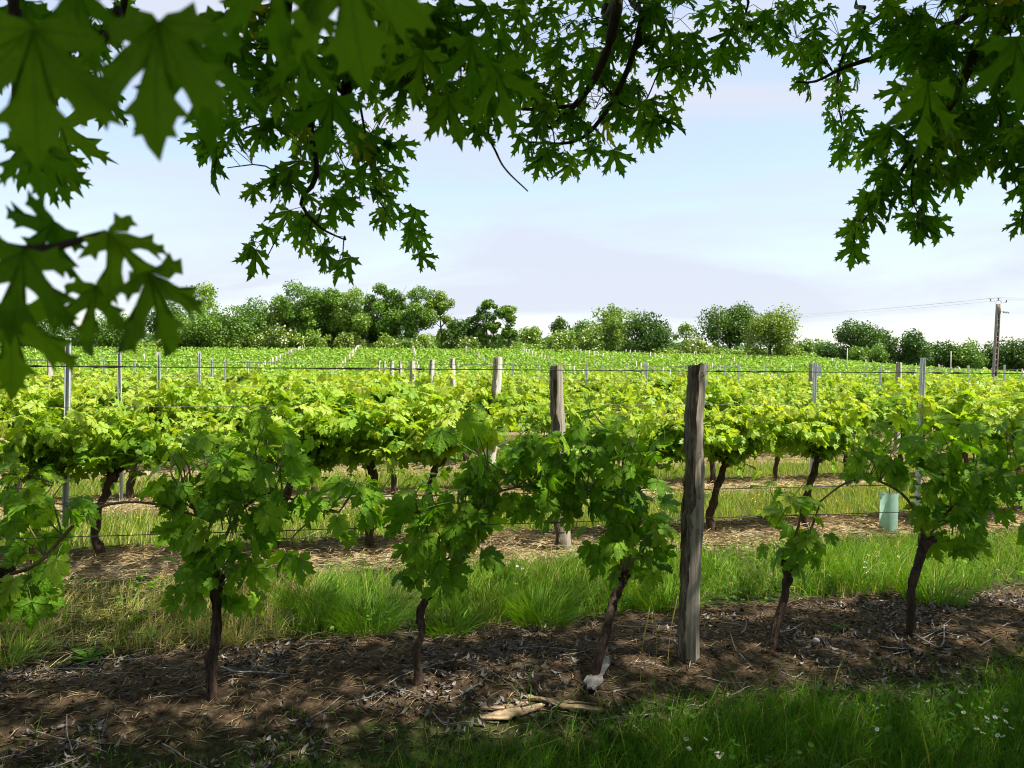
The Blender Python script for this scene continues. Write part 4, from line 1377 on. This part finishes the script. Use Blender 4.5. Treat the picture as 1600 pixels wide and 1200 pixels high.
def far_tree(label, px, top, width, depth, tint='mid', style='round', base_py=None, name='tree', cat='tree', group=None, fill=1.0, bottom=.12, blossom=0, sink=0.0):
    P = at(px, 560, depth)
    x, y = P[0], P[1]
    gz = float(ground_z(x, y)) - sink
    ztop = at(px, top, depth)[2]
    H = ztop - gz
    Wd = width / F * depth
    e = empty(name, (x, y, gz)); tag(e, label, cat, group)
    o_ = np.array([0, 0, 0.])
    blobs = []
    if style == 'tall':
        tg_ = Geo(); lean = rng.normal(0, .03)
        pl = np.array([(0, 0, -.2), (lean * H * .3, 0, H * .35), (lean * H * .7, 0, H * .6), (lean * H, 0, H * .82)])
        tube(tg_, spline(pl, 8), np.linspace(.17, .05, 8), 6)
        for k in range(7):
            z0 = rng.uniform(.3, .62) * H; a = rng.random() * 6.28
            q = np.array([lean * z0, 0, z0]); r_ = Wd * rng.uniform(.25, .45)
            tube(tg_, [q, q + np.array([math.cos(a) * r_ * .6, math.sin(a) * r_ * .6, r_ * .5]), q + np.array([math.cos(a) * r_, math.sin(a) * r_, r_ * 1.1])], [.06, .04, .02], 5)
        link('trunk', tg_.mesh('trunk', True), M['tree_bark'], e)
        nb = 26
        for k in range(nb):
            zz_ = rng.uniform(bottom + .12, .97); a = rng.random() * 6.28
            prof = np.interp(zz_, [.2, .5, .75, 1.0], [.45, .9, 1.0, .35])
            rr = Wd * .5 * prof * math.sqrt(rng.random()) * .88
            blobs.append((lean * zz_ * H + math.cos(a) * rr, math.sin(a) * rr, zz_ * H - .2, Wd * rng.uniform(.09, .20)))
    else:
        tg_ = Geo()
        tube(tg_, spline([(0, 0, -.2), (rng.normal(0, .1), 0, H * .25), (rng.normal(0, .2), 0, H * .6)], 6), np.linspace(.03, .012, 6) * max(H, 3), 6)
        for k in range(5):
            a = rng.random() * 6.28; z0 = H * rng.uniform(.15, .4)
            tube(tg_, [(0, 0, z0), (math.cos(a) * Wd * .2, math.sin(a) * Wd * .2, z0 + H * .2), (math.cos(a) * Wd * .36, math.sin(a) * Wd * .36, z0 + H * .35)], [.012 * H, .009 * H, .005 * H], 5)
        link('trunk', tg_.mesh('trunk', True), M['tree_bark'], e)
        nb = 44
        for k in range(nb):
            d = nrm(rng.normal(0, 1, 3)); d[2] = d[2]
            rr = rng.random() ** .45 * .86
            cz = (bottom + 1) / 2 * H; hz = (1 - bottom) / 2 * H
            z_ = cz + d[2] * rr * hz
            zn = z_ / H
            prof = 1.0 if style != 'cone' else np.interp(zn, [0, .3, 1], [1, .95, .3])
            blobs.append((d[0] * rr * Wd * .5 * prof, d[1] * rr * Wd * .5 * prof, z_, min(Wd, H) * rng.choice([.10, .13, .17, .22, .28])))
    area = H * Wd
    fs = .31 * depth / 120.
    nf = int(min(11000, area * 95 * fill / (fs / .36) ** 2 * .9)) + 300
    g = crown_geo(blobs, nf, fs)
    tag(link('crown', g.mesh('crown'), M['tree_' + tint], e), kind='stuff')
    if blossom:
        g = Geo()
        b = np.array(blobs)
        pk = rng.integers(0, len(b), blossom); d = nrm(rng.normal(0, 1, (blossom, 3)) + np.array([0, -.8, .6]))
        pp = b[pk, :3] + d * b[pk, 3:4] * 1.05
        vv, ff = stamp(quad, quad_f, frames(nrm(rng.normal(0, 1, (blossom, 3))), d, rng.uniform(.18, .42, blossom)), pp)
        g.add(vv, ff, tint=np.repeat(rng.random(blossom), 4))
        tag(link('blossom', g.mesh('blossom'), M['blossom'], e), kind='stuff')
    return e


LOC = 'locust trees on the far ridge'
TR = [
    # label, px, top, width, depth, tint, style, extra
    ('large dark green tree at the far left behind the hanging maple leaves', 75, 482, 165, 118, 'dark', 'round', {}),
    ('mid green tree glimpsed between the maple leaves at left', 178, 490, 90, 120, 'mid', 'round', {}),
    ('dark holm-oak-like tree beside the round bright bush at left', 262, 468, 70, 128, 'dark', 'round', {}),
    ('pale feathery tree rising above the round bush at left', 313, 447, 75, 134, 'light', 'tall', dict(fill=.55)),
    ('round bright green bushy tree at left on the ridge', 312, 476, 112, 119, 'mid', 'round', dict(bottom=.02)),
    ('broad rounded tree between the bush and the tall locusts', 386, 470, 100, 121, 'mid', 'round', dict(bottom=.02)),
    ('olive green tree at the left end of the locust stand', 437, 462, 55, 123, 'olive', 'round', {}),
    ('first tall locust tree from the left of the stand', 470, 447, 92, 122, 'mid', 'tall', {}),
    ('second tall locust tree from the left of the stand', 519, 449, 88, 123, 'mid', 'tall', {}),
    ('third tall locust tree from the left of the stand', 562, 446, 86, 122, 'light', 'tall', {}),
    ('fourth tall locust tree from the left of the stand', 605, 447, 84, 123, 'mid', 'tall', {}),
    ('fifth tall locust tree from the left, with gaps low down', 649, 447, 74, 122, 'mid', 'tall', dict(fill=.8)),
    ('slender locust tree at the right end of the stand', 690, 455, 52, 122, 'light', 'tall', dict(fill=.75)),
    ('dark shady tree filling the stand below the second locust', 525, 480, 90, 126, 'dark', 'round', {}),
    ('dark shady tree low in the stand below the third locust', 590, 492, 90, 127, 'dark', 'round', {}),
    ('dark low tree in the stand below the first locust', 462, 488, 70, 126, 'dark', 'round', {}),
    ('dark bush right of the slender locust', 716, 497, 42, 121, 'dark', 'round', dict(bottom=.0)),
    ('dark little bush left of the two lone trees', 737, 490, 26, 122, 'dark', 'round', dict(bottom=.0)),
    ('lone tree with a rounded crown right of the locust stand', 760, 467, 46, 121, 'mid', 'tall', dict(bottom=.1)),
    ('lone tree with a bare forked stem beside the rounded one', 795, 477, 44, 121, 'mid', 'tall', dict(bottom=.1)),
    ('small pale far tree in the gap at centre', 830, 507, 44, 160, 'light', 'round', {}),
    ('small dark pointed tree right of the gap at centre', 873, 494, 38, 128, 'dark', 'cone', {}),
    ('low blue-green tree left of the bright pair', 912, 500, 52, 132, 'mid', 'round', {}),
    ('bright green tree with an open crown, left of the bright and dark pair', 958, 474, 62, 119, 'light', 'round', dict(fill=.85)),
    ('dark spreading tree, right of the bright and dark pair', 1013, 485, 70, 119, 'dark', 'round', dict(bottom=.04)),
    ('thin pale half-bare tree in front of the sky', 1073, 506, 44, 124, 'light', 'tall', dict(fill=.30)),
    ('large dark tree group crown right of centre', 1140, 471, 100, 126, 'dark', 'round', {}),
    ('yellowish green dense tree in front of the large dark one', 1204, 477, 80, 117, 'olive', 'round', dict(bottom=.0)),
    ('small rounded far tree right of the yellowish tree', 1258, 521, 34, 165, 'mid', 'round', dict(sink=2)),
    ('low far tree beside the small rounded one', 1285, 527, 44, 170, 'mid', 'round', dict(sink=2)),
    ('dark wide oak standing highest in the right tree line', 1337, 500, 64, 140, 'dark', 'round', dict(sink=1)),
    ('dark tree between the wide oak and the round oak', 1378, 513, 52, 145, 'dark', 'round', dict(sink=1)),
    ('round dark oak in the right tree line', 1427, 517, 62, 142, 'dark', 'round', dict(sink=1)),
    ('lighter green low bush in front of the right tree line', 1360, 538, 76, 132, 'mid', 'round', dict(bottom=.0)),
    ('dark low tree left of the utility pole', 1474, 532, 56, 150, 'dark', 'round', dict(sink=1)),
    ('dark tree with pointed twigs just left of the utility pole', 1515, 531, 54, 148, 'mid', 'round', dict(sink=1)),
    ('dark tree right behind the utility pole', 1552, 534, 44, 156, 'dark', 'round', dict(sink=1)),
    ('dark round tree at the right edge', 1590, 528, 60, 150, 'dark', 'round', dict(sink=1)),
    ('low dark hedge tree in the right tree line below the oaks', 1450, 545, 110, 160, 'dark', 'round', dict(sink=1)),
    ('low dark hedge tree at the right edge', 1565, 548, 110, 165, 'dark', 'round', dict(sink=1)),
    ('low dark hedge tree between the oak and the yellowish tree', 1300, 538, 70, 160, 'dark', 'round', dict(sink=1)),
]
for lab, px, top, wd, dp, ti, stl, ex in TR:
    far_tree(lab, px, top, wd, dp, ti, stl, **ex)
EL = 'elder bushes on the bank'
for k, (px, top, wd, bl) in enumerate([(430, 508, 80, 260), (490, 515, 60, 60), (385, 520, 50, 30), (545, 518, 50, 60), (610, 520, 50, 40), (660, 522, 46, 50), (730, 522, 36, 60),
                                      (880, 516, 56, 90), (925, 512, 60, 160), (1085, 530, 58, 130), (985, 530, 30, 40), (350, 522, 40, 20), (270, 520, 50, 10), (1235, 530, 50, 0)]):
    labs = ['elder bush thick with cream flowers below the first locust', 'elder bush with a few cream flowers below the second locust', 'low bush right of the round bright bush',
            'flowering bush below the third locust', 'flowering bush below the fourth locust', 'flowering bush below the fifth locust', 'flowering bush left of the lone trees',
            'yellowish flowering bush on the bank right of the gap', 'cream-flowered elder left of the bright tree', 'cream-flowered elder below the half-bare tree',
            'small cream-flowered bush below the dark spreading tree', 'low shrub in front of the round bright bush', 'low shrub below the dark left tree', 'bush at the right foot of the yellowish tree']
    far_tree(labs[k], px, top, wd, 118.6, 'light' if k % 3 else 'olive', 'round', name='elder_bush', cat='bush', group=EL, bottom=.0, blossom=bl)

# undergrowth along the bank
hg = Geo()
n = 26000
xx = rng.uniform(-85, 48, n); yy = rng.uniform(116.8, 123.5, n)
hmax = .35 + 1.2 * fbm(xx * .22, yy * .25, 97)
zz = ground_z(xx, yy) + hmax * rng.random(n)
vv, ff = stamp(quad, quad_f, frames(nrm(rng.normal(0, 1, (n, 3))), np.array([0, -.4, 1.0]) + rng.normal(0, .6, (n, 3)), rng.uniform(.22, .5, n)), np.stack([xx, yy, zz], -1))
hg.add(vv, ff, tint=np.repeat(np.clip(rng.normal(.45, .25, n), 0, .95), 4))
tag(link('bank_undergrowth', hg.mesh('bank_undergrowth'), M['tree_light']), 'green brambles and weeds on the bank along the top of the slope', 'undergrowth', kind='stuff')

# far wood that closes the horizon
wg_ = Geo()
n = 30000
xx = rng.uniform(-260, 300, n); yy = rng.uniform(190, 260, n)
hm = 3.0 + 3.5 * fbm(xx * .07, yy * .07, 103) - np.clip((xx - 60) * .01, 0, 2)
zz = ground_z(xx, yy) + hm * rng.random(n) ** .6
vv, ff = stamp(quad, quad_f, frames(nrm(rng.normal(0, 1, (n, 3))), np.array([0, -.3, 1.0]) + rng.normal(0, .5, (n, 3)), rng.uniform(1.0, 1.9, n)), np.stack([xx, yy, zz], -1))
wg_.add(vv, ff, tint=np.repeat(rng.random(n) * .9, 4))
tag(link('distant_wood', wg_.mesh('distant_wood'), M['tree_dark']), 'distant belt of dark woodland on the horizon', 'woodland', kind='stuff')


# ------------------------------------------------------------------ utility pole and lines
UD = 60.0
ub = at(1553, 585, UD); ub[2] = float(ground_z(ub[0], ub[1]))
ut = at(1560, 475, UD)
e = empty('utility_pole', ub); tag(e, 'concrete utility pole with ladder-like recesses and three insulators on top', 'utility pole')
axis_ = ut - ub
Hh = np.linalg.norm(axis_)


def pole_pt(t, dx=0, dy=0):
    return ub + axis_ * t + np.array([dx, dy, 0]) - ub


wl = lambda t: .165 - .05 * t
g = Geo()
for sgn in (-1, 1):
    pts = []
    vv = []
    for t in np.linspace(-.02, 1, 12):
        c = pole_pt(t, sgn * wl(t) * .78)
        hw = wl(t) * .22
        vv += [c + (-hw, -.14, 0), c + (hw, -.14, 0), c + (hw, .14, 0), c + (-hw, .14, 0)]
    q = [(4 * i + j, 4 * i + (j + 1) % 4, 4 * i + 4 + (j + 1) % 4, 4 * i + 4 + j) for i in range(11) for j in range(4)] + [(44, 45, 46, 47)]
    g.add(np.array(vv), np.array(q))
link('flange', g.mesh('flange'), M['concrete'], e)
g = Geo()
vv = []
for t in np.linspace(0, 1, 12):
    c = pole_pt(t); hw = wl(t) * .58
    vv += [c + (-hw, -.02, 0), c + (hw, -.02, 0), c + (hw, .02, 0), c + (-hw, .02, 0)]
q = [(4 * i + j, 4 * i + (j + 1) % 4, 4 * i + 4 + (j + 1) % 4, 4 * i + 4 + j) for i in range(11) for j in range(4)]
g.add(np.array(vv), np.array(q))
link('web', g.mesh('web'), M['maple_bark'], e)
for k in range(15):
    t = .03 + k * .058
    c = pole_pt(t); hw = wl(t) * .6
    g = Geo()
    bx = np.array([(x, y, z) for z in (-.045, .045) for x, y in ((-hw, -.125), (hw, -.125), (hw, .125), (-hw, .125))]) + c
    g.add(bx, np.array([(0, 1, 5, 4), (1, 2, 6, 5), (2, 3, 7, 6), (3, 0, 4, 7), (4, 5, 6, 7), (3, 2, 1, 0)]))
    link('rung', g.mesh('rung'), M['concrete'], e)
g = Geo(); t0 = pole_pt(1.0)
bx = np.array([(x, y, z) for z in (-.75, .0) for x, y in ((-.12, -.145), (.12, -.145), (.12, .145), (-.12, .145))]) + t0
g.add(bx, np.array([(0, 1, 5, 4), (1, 2, 6, 5), (2, 3, 7, 6), (3, 0, 4, 7), (4, 5, 6, 7), (3, 2, 1, 0)]))
link('pole_cap', g.mesh('pole_cap'), M['concrete'], e)
g = Geo()
arm = spline([t0 + (-.62, 0, .22), t0 + (-.25, 0, .20), t0 + (0, 0, .30), t0 + (.25, 0, .17), t0 + (.62, 0, .13)], 14)
tube(g, arm, .028, 5); tube(g, [t0 + (-.12, 0, -.1), t0 + (-.28, 0, .2)], .02, 4); tube(g, [t0 + (.1, 0, -.1), t0 + (.26, 0, .17)], .02, 4)
link('crossarm', g.mesh('crossarm'), M['steel'], e)
ins = []
for dx, dz in ((-.62, .22), (0, .30), (.62, .13)):
    g = Geo(); c = t0 + np.array([dx, 0, dz])
    tube(g, [c, c + (0, 0, .06), c + (0, 0, .09), c + (0, 0, .13), c + (0, 0, .16), c + (0, 0, .2)], [.02, .03, .07, .03, .065, .03], 8)
    link('insulator', g.mesh('insulator', True), M['porcelain'], e)
    ins.append(ub + c + np.array([0, 0, .2]))
g = Geo(); c = t0 + np.array([.15, 0, -.55])
tube(g, [c, c + (.22, 0, -.02)], .03, 5)
link('bracket', g.mesh('bracket'), M['steel'], e)
for k in range(2):
    g = Geo(); c2 = c + np.array([.22 + .02 * k, .02, -.03 - .07 * k])
    xs = np.linspace(0, .5, 9)
    tube(g, [c2 + (x, 0, -.08 * x) for x in xs], [.02, .055, .02, .055, .02, .055, .02, .05, .02], 7)
    link('insulator', g.mesh('insulator', True), M['porcelain'], e)
for k, p in enumerate(ins):
    wire_obj(['lowest', 'uppermost', 'middle'][k] + ' power line running left from the utility pole', p, at(1180, 492 + 2 * k, 230), .5, .006, name='power_line', cat='power line', n=20)
    wire_obj(['nearer', 'upper', 'farther'][k] + ' power line running right from the utility pole', p, p + np.array([34, -8, -.4 + .1 * k]), .25, .006, name='power_line', cat='power line')
b = at(1122, 540, 123); b[2] = float(ground_z(b[0], b[1])); t_ = at(1124, 480, 123)
g = Geo(); tube(g, [b, (b + t_) / 2, t_], [.13, .11, .09], 7)
po = link('telegraph_pole', g.mesh('telegraph_pole', True, b), M['post_wood'], None, b); tag(po, 'slim wooden telegraph pole in front of the large dark tree', 'pole')
for k, (px, top, d) in enumerate([(1323, 544, 92), (1485, 549, 80)]):
    b = at(px, 590, d); b[2] = float(ground_z(b[0], b[1])); t_ = at(px + 1, top, d)
    g = Geo(); tube(g, [b, (b + t_) / 2, t_], [.06, .055, .05], 6)
    tag(link('marker_post', g.mesh('marker_post', True, b), M['post_pale'], None, b), ['thin pale pole in the far field below the wide oak', 'thin pale pole in the far field left of the utility pole'][k], 'pole')


# ------------------------------------------------------------------ the maple that overhangs the camera
TB = np.array([1.6, -2.6, 0.0])
maple = empty('maple_tree', TB)
tag(maple, 'silver maple whose leafy branches hang into the top of the picture', 'tree')
mg = Geo()
tube(mg, spline([(0, 0, -.2), (.02, .05, 1.2), (-.05, .1, 2.6), (-.1, .3, 4.2), (-.3, .5, 6.5), (-.5, .8, 8.2)], 16), np.linspace(.24, .07, 16), 12, rough=.05)
link('trunk', mg.mesh('trunk', True), M['maple_bark'], maple)
JOIN = [TB + np.array([-.05, .1, 2.7]), TB + np.array([-.08, .25, 3.6]), TB + np.array([-.15, .35, 4.6])]


def branch(pxs, r0, r1, limb=True, name='branch', n=22):
    pts = [at(x, y, d) for x, y, d in pxs]
    if limb:
        p0 = pts[0]
        j = JOIN[rng.integers(3)]
        mid = (p0 + j) / 2; mid[2] = max(mid[2], p0[2] + .25, j[2]) + .5
        pts = [j, mid] + pts
        rr = np.concatenate([np.linspace(r0 * 2.0, r0, n // 2), np.linspace(r0, r1, n - n // 2)])
    else:
        rr = np.linspace(r0, r1, n)
    pl = spline(pts, n)
    g = Geo(); tube(g, pl, rr, 7, rough=.06)
    BO.append(link(name, g.mesh(name, True, TB), M['maple_bark'], maple))
    return pl


BR = []
BO = []
BR.append(branch([(985, -130, 2.3), (966, 0, 2.25), (948, 80, 2.2), (915, 145, 2.2), (860, 200, 2.15)], .017, .006))
BR.append(branch([(1012, -120, 2.5), (1004, 20, 2.4), (980, 110, 2.35), (940, 185, 2.3), (895, 222, 2.3), (825, 222, 2.3)], .010, .003))
BR.append(branch([(895, 165, 2.2), (840, 171, 2.2), (790, 166, 2.15), (720, 140, 2.1)], .006, .003, False))
BR.append(branch([(940, 130, 2.3), (975, 165, 2.3), (1005, 162, 2.35), (1030, 110, 2.4)], .004, .002, False))
BR.append(branch([(560, -90, 1.5), (590, 50, 1.5), (620, 105, 1.5), (655, 140, 1.5), (690, 125, 1.55), (720, 105, 1.6)], .008, .003))
BR.append(branch([(700, 140, 1.8), (762, 215, 1.8), (788, 262, 1.8), (825, 299, 1.8)], .0035, .0016, False))
BR.append(branch([(455, -100, 2.0), (478, 90, 2.0), (484, 190, 2.0), (495, 275, 2.0), (470, 315, 2.05), (500, 355, 2.1), (540, 375, 2.1)], .009, .002))
BR.append(branch([(560, 150, 2.2), (575, 230, 2.2), (590, 310, 2.25), (630, 350, 2.3)], .004, .0016, False))
BR.append(branch([(1600, -110, 2.3), (1480, 40, 2.4), (1400, 78, 2.5), (1320, 105, 2.6), (1275, 127, 2.6), (1240, 128, 2.6)], .010, .002))
BR.append(branch([(1385, -110, 2.8), (1350, 20, 2.8), (1318, 85, 2.8), (1308, 140, 2.8), (1318, 210, 2.8)], .008, .002))
BR.append(branch([(1590, -110, 1.9), (1545, 20, 1.9), (1500, 140, 1.9), (1450, 210, 1.95), (1395, 285, 2.0), (1345, 350, 2.0)], .012, .002))
BR.append(branch([(1640, -60, 1.8), (1580, 100, 1.8), (1565, 180, 1.8), (1560, 240, 1.8)], .008, .002))
BR.append(branch([(1510, 60, 2.0), (1506, 130, 2.0), (1440, 215, 2.0), (1424, 300, 2.0), (1440, 345, 2.0)], .005, .0015, False))
BR.append(branch([(205, -120, 1.2), (182, 15, 1.2), (165, 60, 1.2), (140, 85, 1.2)], .007, .003))
BR.append(branch([(20, -120, .9), (28, 10, .9), (20, 90, .9), (35, 180, .95)], .006, .002))
BR.append(branch([(1720, -60, 2.0), (1680, 150, 2.0), (1635, 270, 2.0), (1605, 325, 2.0)], .006, .002))
BR.append(branch([(1180, -120, 2.6), (1170, 0, 2.6), (1150, 60, 2.6)], .007, .002))
BR.append(branch([(-200, 60, .62), (-110, 250, .60), (-20, 370, .58), (60, 390, .57), (140, 370, .57), (165, 362, .56)], .005, .0016))
brpts = np.concatenate([b[len(b) // 3:] for b in BR])
brown = np.concatenate([np.full(len(b) - len(b) // 3, i) for i, b in enumerate(BR)])

cand = []          # (size over depth, pos, t, n, size, tint)


def hang(p, size, t=None, n=None, tint=None):
    if t is None: t = np.array([rng.normal(0, .5), rng.normal(0, .35), -.85])
    if n is None:
        n = np.array([rng.normal(0, .45), -.75 * (1 if rng.random() < .8 else -1), rng.normal(.45, .35)])
    cand.append((size / max(p[1], .2), p, nrm(t), np.asarray(n, float), size, rng.uniform(0, .8) if tint is None else tint))


# the big leaves close to the lens: base pixel, tip pixel, depth, turn of the blade
for bx, by, tx, ty, d, tn in [(52, 45, 50, 262, .44, 0.1), (47, 216, 62, 318, .62, .2), (248, 33, 226, 242, .45, -.15), (300, 60, 348, 238, .52, .5), (120, -20, 150, 120, .5, .3),
                              (430, -60, 440, 105, .55, .2), (540, -70, 562, 135, .55, -.2), (470, 70, 480, 175, .8, .4), (95, 190, 105, 300, 1.1, -.3), 
                              (38, 392, 8, 545, .52, .3), (150, 445, 142, 560, .58, -.2), (168, 362, 268, 455, .55, 1.0), (232, 425, 262, 560, .56, 1.5), (85, 345, 20, 420, .58, .9),
                              (15, 480, 22, 640, .55, .7), (660, 80, 645, 175, 1.2, .2), (610, 20, 620, 110, .9, .5), (735, 60, 745, 160, 1.0, .2), (775, 105, 800, 205, 1.1, -.3),
                              (520, 150, 500, 260, 1.0, .3), (350, 20, 330, 120, .9, -.4), (700, 150, 722, 235, 1.4, -.1), (1450, 130, 1430, 250, 1.1, .3), (1590, 60, 1600, 170, 1.0, -.3)]:
    a = at(bx, by, d); b_ = at(tx, ty, d * (1 + .04 * tn))
    L_ = np.linalg.norm(b_ - a)
    hang(a, L_, b_ - a, np.array([tn * .9, -.85, .45]), rng.uniform(0.1, .75))

BL = [  # x, y, r, depth, count
    (110, 250, 40, 1.1, 5), (130, 100, 70, 1.3, 16), (60, 60, 70, 1.1, 10), (170, 40, 50, 1.5, 12),
    (380, 60, 60, 1.6, 18), (330, 215, 45, 1.9, 12), (400, 160, 60, 1.8, 20), (450, 90, 70, 1.6, 22), (540, 110, 60, 1.6, 22), (600, 60, 60, 1.5, 22), (660, 110, 70, 1.6, 26), (640, 30, 60, 1.6, 18),
    (720, 60, 60, 1.7, 22), (720, 160, 55, 1.7, 18), (780, 110, 50, 1.9, 16), (470, 220, 70, 2.0, 26), (540, 250, 55, 2.1, 20), (590, 210, 50, 2.2, 18), (430, 300, 40, 2.0, 12), (520, 320, 40, 2.1, 12),
    (480, 370, 50, 2.1, 14), (415, 395, 28, 2.1, 6), (535, 400, 28, 2.1, 6), (590, 300, 45, 2.2, 15), (625, 345, 32, 2.3, 9), (645, 385, 25, 2.3, 5), (355, 250, 30, 2.0, 6),
    (830, 50, 60, 2.1, 26), (850, 140, 55, 2.1, 22), (835, 220, 40, 2.1, 12), (870, 255, 32, 2.1, 10), (900, 60, 70, 2.4, 36), (930, 160, 55, 2.3, 26), (925, 225, 45, 2.3, 16), (980, 80, 65, 2.5, 32),
    (1000, 165, 50, 2.4, 22), (1035, 190, 35, 2.4, 12), (1010, 215, 28, 2.4, 7), (1050, 90, 50, 2.5, 22), (1050, 30, 60, 2.5, 22), (1075, 130, 32, 2.5, 9), (990, 15, 60, 2.4, 22),
    (1130, 70, 40, 2.6, 12), (1160, 30, 45, 2.6, 16), (1135, 92, 20, 2.6, 4), (1200, 60, 30, 2.6, 8), (1245, 50, 50, 2.7, 22), (1265, 110, 35, 2.7, 10), (1310, 60, 45, 2.7, 14), (1315, 130, 26, 2.8, 10), (1318, 180, 26, 2.8, 10),
    (1325, 225, 34, 2.8, 16), (1240, 10, 50, 2.7, 16), (1390, 40, 60, 2.4, 26), (1450, 40, 70, 2.2, 30), (1520, 40, 70, 2.0, 28), (1580, 40, 60, 1.8, 20), (1440, 110, 50, 2.1, 20), (1500, 130, 70, 2.0, 32),
    (1560, 130, 60, 1.8, 24), (1450, 190, 60, 2.0, 30), (1510, 210, 60, 1.9, 28), (1570, 220, 50, 1.8, 18), (1410, 240, 45, 2.0, 16), (1450, 265, 45, 2.0, 14), (1380, 300, 40, 2.0, 14), (1345, 345, 35, 2.0, 12),
    (1330, 385, 18, 2.0, 4), (1440, 345, 38, 2.0, 13), (1495, 275, 26, 2.0, 4), (1595, 355, 22, 2.0, 5), (1590, 290, 25, 1.8, 4),
]
tw = Geo()
for bx, by, r, d, cnt in BL:
    C = at(bx, by, d)
    k = np.argmin(np.linalg.norm(brpts - C, axis=1))
    st = brpts[k]
    g = Geo()
    twp = spline([st, (st + C) / 2 + np.array([0, 0, .03]), C + np.array([0, 0, -.02])], 7)
    tube(g, twp, np.linspace(.0026, .0014, 7), 4)
    for q in range(max(3, int(cnt * .60))):
        a = rng.random() * 6.283; rr = r * math.sqrt(rng.random())
        dd = d + rng.normal(0, .10)
        p = at(bx + rr * math.cos(a), by + rr * math.sin(a) - 12, dd)
        size = rng.uniform(.045, .095)
        hang(p, size)
        nd = twp[rng.integers(2, 7)]
        tube(g, [nd, (nd + p) / 2 + np.array([0, 0, .02]), p], .0011, 3, cap=False)
    link('twig', g.mesh('twig', True, TB), M['maple_bark'], BO[brown[k]])

maple_tints = []
for gi in range(5):
    row_ = []
    for (tv, tf, rb) in maple_t:
        me = make_mesh('leaf', tv, tf, True, {'rib': rb, 'tint': np.full(len(tv), [.0, .22, .45, .66, .80][gi])}); me.materials.append(M['maple'])
        row_.append(me)
    maple_tints.append(row_)
broad_tints = []
for gi in range(5):
    row_ = []
    for (tv, tf, rb) in maple_b:
        me = make_mesh('leaf', tv, tf, True, {'rib': rb, 'tint': np.full(len(tv), [.0, .22, .45, .66, .80][gi])}); me.materials.append(M['maple'])
        row_.append(me)
    broad_tints.append(row_)
cand.sort(key=lambda c: -c[0])
for c in cand[:300]:
    leaf_object('leaf', (broad_tints if c[0] > .15 else maple_tints)[min(4, int(c[5] * 4.9 + rng.random() * .6))], c[1], c[2], c[3], c[4], maple, TB)
rest = cand[300:]
fol = Geo()
stamp_leaves(fol, maple_t, np.array([c[1] for c in rest]) - TB, np.array([c[2] for c in rest]), np.array([c[3] for c in rest]), np.array([c[4] for c in rest]), np.array([c[5] for c in rest]) * .9)
tag(link('foliage', fol.mesh('foliage', True), M['maple'], maple), kind='stuff')

# the crown above the frame, which shades the foreground
n = 175000
cc = np.array([1.8, -.3, 5.4]); rad_ = np.array([8.8, 5.6, 3.4])
p = cc + nrm(rng.normal(0, 1, (n, 3))) * (rng.random(n) ** .33)[:, None] * rad_
el = (p[:, 2] - EYE[2]) / np.maximum(p[:, 1], .05)
inview = (p[:, 1] > 0) & (el < .56) & (np.abs(p[:, 0]) < .8 * p[:, 1] + .4)
clump = fbm(p[:, 0] * .9 + p[:, 2] * .5, p[:, 1] * .9 + p[:, 2] * .3, 111)
keep = (~inview) & (p[:, 2] > np.where(p[:, 1] < -.8, 1.9, 2.45)) & (clump > .33 + .235 * sstep(.9, 3.9, p[:, 1] - .32 * np.maximum(0, p[:, 0] - 2.6))) & ~((np.linalg.norm(p - EYE, axis=1) < 1.6))
p = p[keep]; p = p[:70000]; n = len(p)
t = nrm(rng.normal(0, .6, (n, 3)) + np.array([0, 0, -.5])); nn = np.array([0, 0, 1.0]) + rng.normal(0, .6, (n, 3))
cg = Geo(); stamp_leaves(cg, maple_lo, p - TB, t, nn, rng.uniform(.12, .19, n) * (1 + .3 * (p[:, 1] < 1.2)), rng.uniform(0, .85, n))
tag(link('crown', cg.mesh('crown'), M['maple'], maple), kind='stuff')
for k in range(16):
    a = rng.random() * 6.28
    j = TB + np.array([-.1, .3, 3.6 + k * .25])
    en = cc + np.array([math.cos(a) * rad_[0] * .75, math.sin(a) * rad_[1] * .75, rng.uniform(-.5, 2.0)])
    if en[1] > 0: en[2] = max(en[2], 1.9 + .62 * en[1])
    g = Geo(); tube(g, spline([j, (j + en) / 2 + np.array([0, 0, .7]), en], 10), np.linspace(.07, .012, 10), 7)
    link('limb', g.mesh('limb', True, TB), M['maple_bark'], maple)
